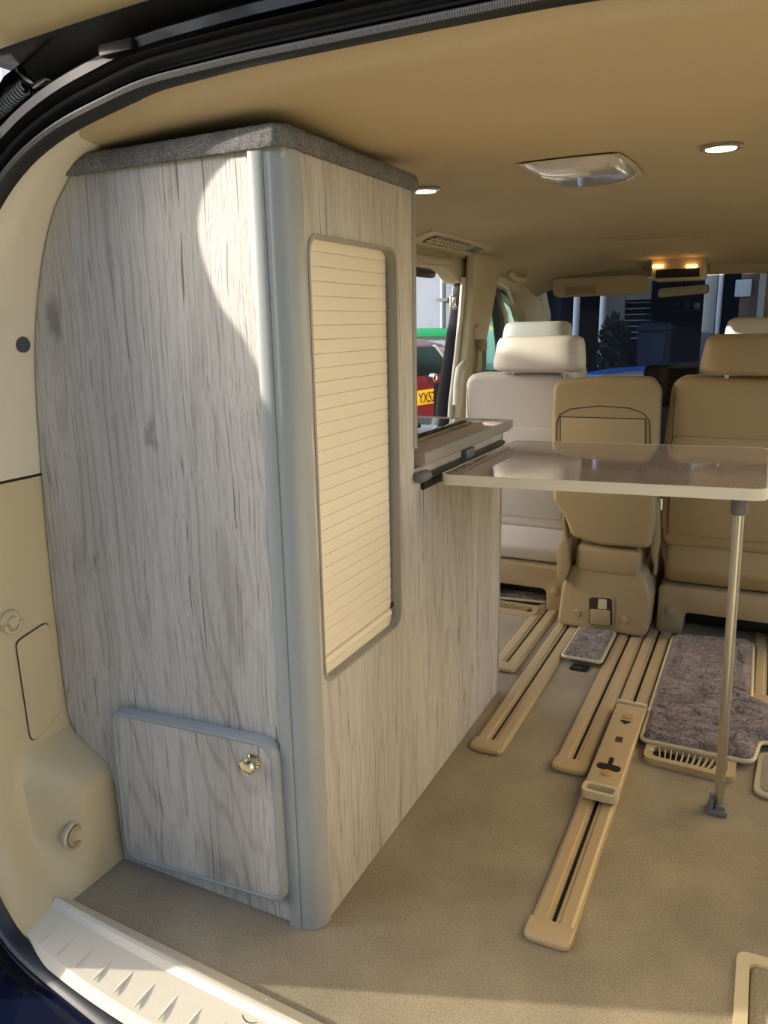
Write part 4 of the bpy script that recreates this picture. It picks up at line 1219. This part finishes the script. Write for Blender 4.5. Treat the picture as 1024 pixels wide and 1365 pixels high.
# overhead console with map lights
c0, c1 = at(868, 375, y=3.55), at(938, 370, y=3.55)
oc = thing('overhead_console', 'cream overhead console with black panel and two warm map lights', 'console', ((c0.x + c1.x) / 2, 3.55, 1.2))
zt = at(900, 349, y=3.55).z
body_p = roundpoly([(c0.x, c0.z + 0.002), (c1.x, c0.z + 0.002), (c1.x + 0.004, zt + 0.03), (c0.x - 0.004, zt + 0.03)], [0.015, 0.015, 0, 0], 4)
prism('console_body', body_p, 'y', 3.55, 3.72, 'trim', oc, 0.006)
cb = at(874, 371, y=3.546); ce = at(933, 357, y=3.546)
prism('console_panel', roundpoly([(cb.x, cb.z), (ce.x, cb.z), (ce.x, ce.z), (cb.x, ce.z)], 0.004, 2), 'y', 3.544, 3.551, 'black', oc)
for px in (877, 922):
    q = at(px, 355, y=3.54)
    prism('map_light', roundpoly([(q.x - 0.022, q.z - 0.006), (q.x + 0.022, q.z - 0.006), (q.x + 0.022, q.z + 0.007), (q.x - 0.022, q.z + 0.007)], 0.005, 3), 'y', 3.538, 3.551, 'bulb_warm', oc, 0.002)
ma_, mb_ = at(875, 398, y=3.72), at(946, 378, y=3.72)
rm = thing('rear_view_mirror', 'wide rear-view mirror below the overhead console', 'mirror', ((ma_.x + mb_.x) / 2, 3.72, 1.13))
mo = roundpoly([(ma_.x, ma_.z), (mb_.x, ma_.z + 0.015), (mb_.x - 0.002, mb_.z), (ma_.x + 0.008, mb_.z - 0.012)], 0.018, 5)
prism('mirror_shell', mo, 'y', 3.722, 3.75, 'black', rm, 0.006)
zc_ = (ma_.z + mb_.z) / 2
mg = prism('mirror_glass', shrink(mo, 0.003), 'y', 3.716, 3.7225, 'mirror', rm)
for o_ in rm.children:
    for v in o_.data.vertices: v.co.y += 0.20 * (v.co.z + 1.13 - zc_)
tube('mirror_stem', [((ma_.x + mb_.x) / 2, 3.74, mb_.z - 0.02), ((ma_.x + mb_.x) / 2, 3.80, 1.20)], 0.008, 'black', rm, 8)

# ------------------------------------------------------------------ seats
def shear(o, k, z0):
    for v in o.data.vertices: v.co.y += k * (v.co.z + rootloc(o.parent).z * 0 - z0)
def headrest(parent, cx, w, z0, z1, y0, d, mat, post=True):
    # seen from behind: wide soft block, narrower at the foot, bulging
    bm = bmesh.new()
    NZ, NA = 14, 36
    rings = []
    for i in range(NZ + 1):
        t = i / NZ; z = z0 + (z1 - z0) * t
        e = max(0.0, 1 - abs(2 * t - 1) ** 5.0) ** 0.5 * 0.16 + 0.84
        wd = w / 2 * e * (1.04 - 0.10 * t); dp = d / 2 * (e ** 1.6)
        rings.append([bm.verts.new((cx + wd * math.copysign(abs(math.cos(a)) ** 0.55, math.cos(a)), y0 + dp * math.copysign(abs(math.sin(a)) ** 0.75, math.sin(a)) + 0.02 * t, z)) for a in [2 * PI * k / NA for k in range(NA)]])
    for A, B in zip(rings, rings[1:]):
        for j in range(NA): bm.faces.new((A[j], A[(j + 1) % NA], B[(j + 1) % NA], B[j]))
    bm.faces.new(rings[0][::-1]); bm.faces.new(rings[-1])
    h = finish('headrest', bm, mat, parent, 60)
    if post:
        for s in (-1, 1):
            tube('post', [(cx + s * w * 0.27, y0, z0 - 0.06), (cx + s * w * 0.27, y0, z0 + 0.02)], 0.006, 'chrome', h, 8)
    return h
def captain_seat(label, cx, w, yb, mat, front=False):
    t = thing('passenger_seat', label, 'seat', (cx, yb + 0.25, 0.0))
    hw = w / 2
    zt = 0.838
    # back: shell with rounded shoulders, lower pad roll below
    bo = roundpoly([(cx - hw * .96, 0.30), (cx - hw, 0.62), (cx - hw * 0.93, zt), (cx + hw * 0.93, zt), (cx + hw, 0.62), (cx + hw * .96, 0.30)], [0.03, 0.1, 0.05, 0.05, 0.1, 0.03], 6)
    bk = prism('backrest', bo, 'y', yb, yb + 0.13, mat, t, 0.028, 4)
    for v in bk.data.vertices: v.co.y -= (v.co.z - 0.45) * 0.12
    # map pocket band and seam lines on the back
    pk = prism('back_pocket', roundpoly([(cx - hw * .88, 0.345), (cx - hw * .90, 0.66), (cx + hw * .90, 0.66), (cx + hw * .88, 0.345)], 0.02, 3), 'y', yb - 0.008, yb + 0.01, mat, t, 0.006, 2)
    for v in pk.data.vertices: v.co.y -= (v.co.z - 0.45) * 0.12
    sm = tube('back_seam', [(cx - hw * .89, yb - 0.003 - 0.12 * (z_ - .45), z_) for z_ in (0.34, 0.5, 0.66, 0.79)], 0.0012, 'seam', t, 6)
    # back of the seat cushion
    cush = prism('seat_cushion', roundpoly([(yb + 0.045, 0.175), (yb + 0.01, 0.23), (yb + 0.02, 0.315), (yb + 0.50, 0.345), (yb + 0.54, 0.25), (yb + 0.50, 0.175)], 0.035, 5), 'x', cx - hw * 0.90, cx + hw * 0.98, mat, t, 0.02, 3)
    # plinth: arch with two feet
    f = [(cx - hw * .95, 0.006), (cx - hw * .95, 0.172), (cx + hw * .95, 0.172), (cx + hw * .95, 0.006), (cx + hw * .62, 0.006), (cx + hw * .60, 0.085), (cx - hw * .60, 0.085), (cx - hw * .62, 0.006)]
    pln = prism('plinth', roundpoly(f, [0.02, 0.02, 0.02, 0.02, 0.01, 0.02, 0.02, 0.01], 4), 'y', yb + 0.02, yb + 0.46, 'seat_plastic', t, 0.008, 2)
    for s in (-1, 1):
        lathe('bolt_cover', [(0.015, yb + 0.022), (0.015, yb + 0.016), (0.012, yb + 0.014)], 'seat_plastic', pln, (cx + s * hw * .78, 0, 0.085), 'y', 18)
    # dark mechanism seen under the arch
    box('slide_frame', cx - hw * .58, cx + hw * .58, yb + 0.12, yb + 0.40, 0.016, 0.07, 'black', t, 0.006)
    # recliner cover
    for s in (-1, 1):
        prism('hinge_cover', roundpoly([(yb - 0.005, 0.20), (yb + 0.09, 0.20), (yb + 0.07, 0.34), (yb + 0.02, 0.36)], 0.025, 4), 'x', cx + s * (hw * .985), cx + s * (hw * 1.03), 'seat_plastic', t, 0.006)
    headrest(t, cx + (0.075 if cx < -0.4 else 0.01), 0.295 if cx < -0.4 else w * 0.66, 0.846, 0.958, yb - 0.03, 0.13, mat)
    return t
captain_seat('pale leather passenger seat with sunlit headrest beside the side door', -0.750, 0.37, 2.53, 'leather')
captain_seat('passenger seat in shade-darkened cream leather behind the table leg', -0.034, 0.475, 2.485, 'leather_shaded')
# front row: backs and headrests
def front_seat(label, cx, mat):
    t = thing('front_seat', label, 'seat', (cx, 3.65, 0.0))
    hw = 0.195; hx = cx; cx += 0.045 if cx < X0 else -0.01
    bo = roundpoly([(cx - hw, 0.30), (cx - hw, 0.70), (cx - hw * 0.8, 0.855), (cx + hw * 0.8, 0.855), (cx + hw, 0.70), (cx + hw, 0.30)], [0.03, 0.1, 0.08, 0.08, 0.1, 0.03], 6)
    prism('backrest', bo, 'y', 3.42, 3.55, mat, t, 0.03, 4)
    box('seat_cushion', cx - hw, cx + hw, 3.5, 4.0, 0.22, 0.38, mat, t, 0.05, 3)
    box('plinth', cx - hw * .9, cx + hw * .9, 3.5, 3.95, 0.002, 0.22, 'seat_plastic', t, 0.02)
    headrest(t, hx, 0.315, 0.882, 1.005, 3.47, 0.13, mat)
front_seat('pale leather front seat seen behind the sunlit headrest', -0.950, 'leather')
front_seat('pale leather driver seat showing only its bright headrest', -0.02, 'leather')

# centre seat
cs = thing('centre_seat', 'narrow centre seat in shade-darkened cream leather with folding tray in its back', 'seat', (-0.42, 2.60, 0.0))
def P(px, py, y): q = at(px, py, y=y); return (q.x, q.z)
yb = 2.40
bo = [P(735, 585, yb), P(735, 545, yb), P(737, 508, yb), P(800, 502, yb), P(868, 503, yb), P(880, 520, yb), P(878, 560, yb), P(873, 700, yb), P(866, 732, yb), P(800, 728, yb), P(762, 716, yb), P(752, 690, yb), P(737, 668, yb)]
bo = roundpoly(bo, [0.05, 0.05, 0.035, 0.1, 0.035, 0.05, 0.05, 0.08, 0.02, 0.2, 0.03, 0.04, 0.03], 5)
prism('backrest', bo, 'y', yb, yb + 0.075, 'leather_shaded', cs, 0.022, 4)
# arch seam (groove line) and tray
arch = [P(741, 640, yb), P(742, 565, yb), P(746, 553, yb), P(760, 545, yb), P(800, 541, yb), P(840, 544, yb), P(858, 551, yb), P(866, 561, yb), P(868, 640, yb)]
tube('tray_surround_seam', [(x, yb - 0.0005, z) for x, z in arch], 0.0016, 'seam', cs, 6)
tray = [P(748, 640, yb), P(748, 556, yb), P(860, 559, yb), P(860, 640, yb)]
tp = prism('folding_tray', roundpoly(tray, 0.006, 3), 'y', yb - 0.003, yb + 0.004, 'seat_plastic', cs, 0.0015)
tube('tray_gap', [(x, yb - 0.0015, z) for x, z in [P(747.2, 640, yb), P(747.2, 555.3, yb), P(861, 558.3, yb), P(861, 640, yb)]], 0.0014, 'black', tp, 6)
box('seat_cushion', *[min(P(766, 740, yb)[0], 0), P(853, 740, yb)[0]], yb + 0.01, yb + 0.42, P(800, 768, yb)[1], P(800, 731, yb)[1], 'leather_shaded', cs, 0.018, 3)
base = [P(742, 838, yb + .02), P(750, 778, yb + .02), P(764, 752, yb + .02), P(860, 762, yb + .02), P(868, 800, yb + .02), P(862, 850, yb + .02)]
bz0 = 0.0145
base[0] = (base[0][0], bz0); base[5] = (base[5][0], bz0)
bs = prism('plinth', roundpoly(base, [0.025, 0.03, 0.03, 0.03, 0.03, 0.025], 4), 'y', yb + 0.015, yb + 0.40, 'seat_plastic', cs, 0.012, 3)
rc = roundpoly([P(783, 836, yb), P(783, 796, yb), P(817, 798, yb), P(817, 838, yb)], 0.012, 4)
yq = yb + 0.0155
finish('handle_rim', ringprism_bm(shrink(rc, -0.002), shrink(rc, 0.004), 'y', yq - 0.004, yq + 0.004), 'seat_plastic', bs)
prism('handle_well', rc, 'y', yq - 0.0012, yq + 0.001, 'seam', bs)
prism('release_flap', roundpoly([P(786, 833, yb), P(786, 813, yb), P(813, 815, yb), P(813, 835, yb)], 0.006, 3), 'y', yq - 0.012, yq - 0.002, 'seat_plastic', bs, 0.003)
prism('release_tab', roundpoly([P(796, 813, yb), P(797, 800, yb), P(808, 801, yb), P(808, 814, yb)], 0.003, 3), 'y', yq - 0.006, yq - 0.001, 'trim', bs, 0.001)
for px, py in ((768, 819), (832, 828)):
    q = at(px, py, y=yb)
    lathe('bolt_cover', [(0.011, yq + 0.001), (0.011, yq - 0.004), (0.009, yq - 0.006)], 'seat_plastic', bs, (q.x, 0, q.z), 'y', 18)
hc = [P(744, 772, yb), P(743, 735, yb), P(750, 717, yb), P(758, 720, yb), P(759, 760, yb), P(752, 776, yb)]
prism('hinge_cover', roundpoly(hc, 0.014, 4), 'y', yb - 0.012, yb + 0.11, 'leather_shaded', cs, 0.008, 2)
prism('hinge_arm', roundpoly([P(755, 722, yb), P(751, 690, yb), P(747, 690, yb), P(750, 724, yb)], 0.004, 2), 'y', yb + 0.02, yb + 0.06, 'seat_plastic', cs, 0.003)
prism('side_strap', roundpoly([P(868, 765, yb), P(864, 730, yb), P(870, 690, yb), P(876, 660, yb), P(876, 735, yb)], 0.006, 3), 'y', yb + 0.05, yb + 0.09, 'seat_plastic', cs, 0.004)

# ------------------------------------------------------------------ outside world
GZ = -0.47
struct(box('ground', -40, 40, -30, 40, GZ - 0.2, GZ, 'ground'))
# wheels of the van
for (x, y) in ((-1.25, 1.15), (mx(-1.25), 1.15), (-1.25, 4.35), (mx(-1.25), 4.35)):
    w = thing('van_wheel', 'black van tyre with grey rim under the body', 'wheel', (x, y, GZ), 'van wheels')
    lathe('tyre', [(0.2, -0.08), (0.31, -0.08), (0.325, -0.06), (0.325, 0.06), (0.31, 0.08), (0.2, 0.08)], 'tyre', w, (x, y, GZ + 0.325), 'x', 28)
    lathe('rim', [(0.05, -0.07), (0.2, -0.065), (0.2, 0.065), (0.05, 0.07)], 'grey_plastic', w, (x, y, GZ + 0.325), 'x', 24)
# boarded sheds added out of view to block sun through the side door
def shed(label, y0, y1, ztop):
    fx = -5.0
    t = thing('sun_block_shed', label, 'shed', (fx - 0.5, (y0 + y1) / 2, GZ))
    box('shed_frame', fx - 0.95, fx - 0.02, y0 + 0.02, y1 - 0.02, GZ, ztop - 0.06, 'wood_out', t)
    n = max(3, round((y1 - y0) / 0.13)); wv = (y1 - y0) / n
    me = None
    for k in range(n):
        if me is None:
            o = box('board', -0.02, 0.0, -wv / 2 + 0.003, wv / 2 - 0.003, 0.04, ztop - 0.05 - GZ, 'wood_out', None, 0.004); me = o.data
        else:
            o = bpy.data.objects.new('board', me); COL.objects.link(o)
        o.parent = t; o.location = Vector((fx, y0 + wv * (k + 0.5), GZ)) - t.location
    box('shed_roof', fx - 1.0, fx, y0 - 0.01, y1 + 0.01, ztop - 0.05, ztop, 'roof', t, 0.01)
    box('shed_door_frame', fx, fx + 0.02, y0 + 0.1, y1 - 0.1, GZ + 0.05, GZ + 1.9, 'wood_out', t, 0.005)
shed('taller boarded timber shed added out of view to block side-door sun', -0.40, 0.555, 2.42)
shed('lower boarded timber shed added out of view to block low side-door sun', 0.60, 1.86, 1.79)
# house added out of view to bounce warm sunlight into the van
HX = 2.3
hs = thing('house', 'cream rendered house added out of view to bounce warm light', 'building', (HX + 2, 3.0, GZ))
box('wall', HX, HX + 4, 2.5, 8.4, GZ, 5.0, 'render_c', hs)
prism('roof', [(HX - .3, 4.95), (HX + 4.3, 4.95), (HX + 2, 6.8)], 'y', 2.2, 8.5, 'roof', hs)
for k, (ya, yb2) in enumerate(((6.6, 7.6),)):
    wf = box('window_frame', HX - .06, HX, ya, yb2, 1.0, 2.3, 'white_paint', hs, 0.01)
    box('pane', HX - .07, HX - .055, ya + 0.08, yb2 - 0.08, 1.08, 2.22, 'darkglass', wf)
gw = thing('bounce_wall', 'low cream rendered wall with coping, added out of view to bounce warm light', 'wall', (1.4, -0.97, GZ))  # unseen wall added to bounce low warm light into the rear
box('wall_body', 1.30, 1.52, -2.9, 1.45, GZ, 0.42, 'render_c', gw)
for k in range(7):
    box('coping_stone', 1.26, 1.56, -2.82 + k * 0.61, -3.42 + k * 0.61 + 0.60, 0.42, 0.48, 'render_c', gw, 0.012)
# white building with green band
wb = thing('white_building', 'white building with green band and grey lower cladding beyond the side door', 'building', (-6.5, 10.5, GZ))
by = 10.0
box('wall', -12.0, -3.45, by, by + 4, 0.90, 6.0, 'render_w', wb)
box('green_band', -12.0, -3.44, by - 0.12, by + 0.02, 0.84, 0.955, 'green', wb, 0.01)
box('lower_wall', -12.0, -3.45, by + 0.01, by + 4, GZ, 0.84, 'corr', wb)
for k in range(9):
    box('cladding_rib', -12.0, -3.45, by - 0.02, by + 0.012, GZ + 0.06 + k * 0.14, GZ + 0.15 + k * 0.14, 'corr', wb, 0.012)
dp = at(596, 380, y=by)
tube('downpipe', [(dp.x - 0.02, by - 0.09, 0.955), (dp.x - 0.02, by - 0.09, 5.9)], 0.04, plain('grey_pipe', (120, 130, 142), 0.5), wb, 12)
for zz in (1.3, 2.6, 3.9):
    box('pipe_clip', dp.x - 0.10, dp.x + 0.06, by - 0.14, by, zz, zz + 0.04, 'grey_plastic', wb)
# mint panel van side beyond the passenger window
mp = thing('mint_kiosk', 'mint-painted kiosk with pale ring emblem beyond the passenger window', 'kiosk', (-2.37, 7.7, GZ))
mc = at(684, 425, y=8.2)
box('kiosk_body', -2.68, -2.20, 7.2, 8.2, GZ + 0.1, 3.4, 'mint', mp, 0.08, 4)
box('kiosk_plinth', -2.66, -2.22, 7.25, 8.15, GZ, GZ + 0.12, 'grey_plastic', mp)
q = at(664, 415, y=7.19)
tube('ring_emblem', [(q.x + 0.11 * math.cos(a), 7.195, q.z + 0.17 * math.sin(a)) for a in [0.6 + 4.6 * k / 30 for k in range(31)]], 0.03, 'mint_ring', mp, 8)
# maroon hatchback: rear faces the van
cr_ = thing('hatchback_car', 'maroon hatchback with yellow number plate parked beyond the side door', 'car', (-2.45, 5.8, GZ))
rx = -2.45; cyc = 5.86; cw = 0.82
side = [(rx - 4.0, 0.10), (rx - 0.12, 0.05), (rx, 0.15), (rx + 0.02, 0.42), (rx - 0.03, 0.58), (rx - 0.06, 0.66), (rx - 0.30, 1.02), (rx - 0.55, 1.10), (rx - 1.9, 1.12), (rx - 2.5, 0.72), (rx - 3.7, 0.60), (rx - 4.0, 0.45)]
side = [(a, b - 0.22 * (1 - sstep(0.1, 0.5, b)) - 0.38 * max(0, b - 0.5)) for a, b in side]
bm = bmesh.new()
NS = 12; rings = []
rs = roundpoly(side, [0.1, 0.1, 0.06, 0.08, 0.06, 0.04, 0.1, 0.15, 0.3, 0.3, 0.2, 0.1], 4)
for i in range(NS + 1):
    s = -1 + 2 * i / NS
    ring = []
    for a, b in rs:
        taper = 1 - 0.16 * sstep(0.45, 0.95, b)
        inset = 0.10 * abs(s) ** 4
        midx = rx - 2.0
        ring.append(bm.verts.new((midx + (a - midx) * (1 - inset * 0.35), cyc + s * cw * taper, b)))
    rings.append(ring)
nr_ = len(rs)
for A, B in zip(rings, rings[1:]):
    for j in range(nr_): bm.faces.new((A[j], A[(j + 1) % nr_], B[(j + 1) % nr_], B[j]))
bm.faces.new(rings[0][::-1]); bm.faces.new(rings[-1])
finish('car_body', bm, 'maroon', cr_, 50)
def rear_quad(name, mat, pts, th=0.012):
    bm = bmesh.new()
    f = [bm.verts.new(p) for p in pts]; g = [bm.verts.new(Vector(p) + Vector((th, 0, 0.004))) for p in pts]
    bm.faces.new(f); bm.faces.new(g[::-1])
    for i in range(4): bm.faces.new((f[i], f[(i + 1) % 4], g[(i + 1) % 4], g[i]))
    return finish(name, bm, mat, cr_)
rear_quad('rear_window', 'darkglass', [(rx - 0.07, cyc - 0.62, 0.60), (rx - 0.07, cyc + 0.40, 0.60), (rx - 0.275, cyc + 0.40, 0.815), (rx - 0.275, cyc - 0.56, 0.815)])
for s in (-1, 1):
    rear_quad('window_pillar', 'white_paint', [(rx - 0.065, cyc + s * (0.62 - .11 * (s + 1)), 0.585), (rx - 0.065, cyc + s * (0.655 - .11 * (s + 1)), 0.585), (rx - 0.275, cyc + s * (0.595 - .08 * (s + 1)), 0.825), (rx - 0.275, cyc + s * (0.56 - .08 * (s + 1)), 0.825)], 0.014)
    rear_quad('tail_lamp', plain('red_lamp', (150, 20, 24), 0.2), [(rx - 0.035, cyc + s * 0.62, 0.30), (rx - 0.035, cyc + s * 0.76, 0.30), (rx - 0.09, cyc + s * 0.74, 0.54), (rx - 0.07, cyc + s * 0.64, 0.54)], 0.02)
pq = at(563, 531, x=rx + 0.03)
plate = box('number_plate', rx - 0.005, rx + 0.028, pq.y, pq.y + 0.50, pq.z - 0.06, pq.z + 0.055, 'plate', cr_, 0.004)
cu = bpy.data.curves.new('plate_text', 'FONT'); cu.body = 'YX52'; cu.size = 0.125; cu.extrude = 0.001; cu.space_character = 0.85
tmp = bpy.data.objects.new('tmp', cu); COL.objects.link(tmp)
bpy.context.view_layer.update()
tme = bpy.data.meshes.new_from_object(tmp.evaluated_get(bpy.context.evaluated_depsgraph_get()))
bpy.data.objects.remove(tmp)
txt = bpy.data.objects.new('plate_lettering', tme); COL.objects.link(txt); tme.materials.clear(); tme.materials.append(M['black'])
rot = Matrix(((0, 0, 1), (1, 0, 0), (0, 1, 0))).to_4x4()
for v in tme.vertices:
    c = rot @ v.co
    v.co = Vector((rx + 0.0295, pq.y + 0.018, pq.z - 0.045)) + c * 0.94 - rootloc(cr_)
txt.parent = plate
bd = at(579, 503, x=rx + 0.01)
lathe('badge', [(0.035, rx - 0.03), (0.035, rx + 0.008), (0.028, rx + 0.012), (0.02, rx + 0.008)], 'chrome', cr_, (0, bd.y, bd.z), 'x', 20)
for sx_ in (rx - 0.75, rx - 3.2):
    for s in (-1, 1):
        lathe('wheel', [(0.15, -0.09), (0.28, -0.09), (0.30, -0.06), (0.30, 0.06), (0.28, 0.09), (0.15, 0.09)], 'tyre', cr_, (sx_, cyc + s * 0.74, GZ + 0.30), 'y', 24)

cr_.rotation_euler = (0, 0, math.radians(-10))
# garage and yard ahead
gy = 9.2
gr = thing('garage', 'dark open garage with pale door frames beyond the windscreen', 'building', (0.0, gy, GZ))
box('back_wall', -2.40, 3.0, gy + 2.6, gy + 2.8, GZ, 3.4, 'garage', gr)
box('side_wall', -2.45, -2.25, gy, gy + 2.8, GZ, 3.4, 'garage', gr)
box('side_wall', 2.9, 3.1, gy, gy + 2.8, GZ, 3.4, 'garage', gr)
box('garage_roof', -2.45, 3.2, gy - 0.6, gy + 2.9, 3.3, 3.5, 'roof', gr)
def gpost(px, w, mat, nm='door_post', y=None):
    q = at(px, 430, y=y or gy)
    return box(nm, q.x - w / 2, q.x + w / 2, (y or gy) - 0.06, (y or gy) + 0.06, GZ, 3.3, mat, gr, 0.008)
gpost(768, 0.05, 'white_paint'); gpost(803, 0.05, 'white_paint'); gpost(946, 0.14, 'door_grey'); gpost(956, 0.06, 'white_paint')
gpost(722, 0.08, 'corr')
def gbox(nm, px0, px1, py0, py1, y, d, mat, r=0.0):
    a, b = at(px0, py1, y=y), at(px1, py0, y=y)
    return box(nm, a.x, b.x, y, y + d, a.z, b.z, mat, gr, r)
gbox('inner_door', 803, 834, 385, 428, gy + 0.4, 0.06, 'door_grey', 0.01)
for k in range(7):
    gbox('shelf', 832, 862, 402 + k * 8, 404 + k * 8, gy + 0.5, 0.4, 'corr')
for k in range(3):
    gbox('shelf', 892, 944, 412 + k * 22, 415 + k * 22, gy + 0.6, 0.4, 'garage')
for px in (898, 912, 925, 936):
    gbox('storage_box', px, px + 9, 400 + (px % 3) * 3, 412, gy + 0.62, 0.25, 'brick' if px % 2 else 'garage', 0.01)
gbox('stone_wall', 972, 1075, 340, 560, gy - 0.9, 0.3, 'brick')
wf = gbox('window_frame', 979, 1003, 372, 396, gy - 0.93, 0.05, 'white_paint', 0.01)
gbox('stone_pier', 1004, 1014, 360, 560, gy - 1.0, 0.2, 'door_grey')
gbox('panel', 834, 870, 362, 400, gy + 0.4, 0.05, 'door_grey')
bn = thing('wheelie_bin', 'navy wheeled bin standing in front of the garage', 'bin', at(866, 500, y=8.4))
qa, qb = at(845, 520, y=8.4), at(888, 440, y=8.4)
bm = bmesh.new()
zb0, zb1 = GZ + 0.08, qb.z
for (z, s) in ((zb0, 0.8), (zb1, 1.0)):
    pass
cxb = (qa.x + qb.x) / 2; hwb = (qb.x - qa.x) / 2
V = [[bm.verts.new((cxb + sx_ * hwb * s, 8.7 + sy_ * 0.3 * s, z)) for sx_, sy_ in ((-1, -1), (1, -1), (1, 1), (-1, 1))] for z, s in ((zb0, 0.78), (zb1, 1.0))]
bm.faces.new(V[0][::-1]); bm.faces.new(V[1])
for i in range(4): bm.faces.new((V[0][i], V[0][(i + 1) % 4], V[1][(i + 1) % 4], V[1][i]))
bevel_all(bm, 0.025, 2)
finish('bin_body', bm, 'bin', bn)
prism('bin_lid', [(8.36, zb1), (8.36, zb1 + 0.03), (8.7, zb1 + 0.075), (9.03, zb1 + 0.03), (9.03, zb1)], 'x', cxb - hwb * 1.05, cxb + hwb * 1.05, 'bin', bn, 0.008)
for s in (-1, 1): lathe('bin_wheel', [(0.04, -0.03), (0.1, -0.03), (0.1, 0.03), (0.04, 0.03)], 'tyre', bn, (cxb + s * hwb * 0.7, 8.97, GZ + 0.1), 'x', 18)
# dark leafy shrub beside the bin
sbq = at(818, 470, y=8.6)
sb2 = thing('shrub', 'dark rounded shrub between door frame and bin outside the windscreen', 'shrub', (sbq.x, 8.6, GZ))
tube('stem', [(sbq.x, 8.6, GZ), (sbq.x, 8.6, GZ + 0.6)], 0.03, 'wood_out', sb2, 8)
bm = bmesh.new()
for k in range(900):
    u = random.random() * 2 * PI; v = math.acos(2 * random.random() - 1)
    rr = 0.5 + 0.5 * random.random()
    c = Vector((sbq.x + 0.20 * rr * math.sin(v) * math.cos(u), 8.6 + 0.20 * rr * math.sin(v) * math.sin(u), 0.58 + 0.52 * rr * math.cos(v)))
    a = Vector((random.uniform(-1, 1), random.uniform(-1, 1), random.uniform(-1, 1))).normalized() * 0.05
    b = a.orthogonal().normalized() * 0.02
    vs = [bm.verts.new(c - a), bm.verts.new(c + b), bm.verts.new(c + a), bm.verts.new(c - b)]
    bm.faces.new(vs)
fo = finish('foliage', bm, plain('dark_leaf', (26, 38, 30), 0.6), sb2, 0); fo['kind'] = 'stuff'

# clipped hedge added behind the camera to block low sky light
hd = thing('hedge', 'tall clipped green hedge added behind the camera to block low sky', 'hedge', (-0.5, -3.7, GZ))
def hedge_fn(u, v):
    a = v * 2 * PI
    ex = math.copysign(abs(math.cos(a)) ** 0.35, math.cos(a)); ez = math.copysign(abs(math.sin(a)) ** 0.35, math.sin(a))
    p = Vector((-7 + 13 * u, -3.7 + 0.6 * ex, GZ + 1.5 + 1.5 * ez))
    k = noise.noise(p * 2.1) * 0.16 + noise.noise(p * 7) * 0.07
    return p + Vector((0, ex, ez if p.z > 0 else 0)) * k
grid('added_hedge_foliage', hedge_fn, 130, 48, plain('hedge_leaf', (52, 66, 40), 0.8, bump=1.0, bscale=60, vary=0.4, vscale=25), hd, smooth=0)
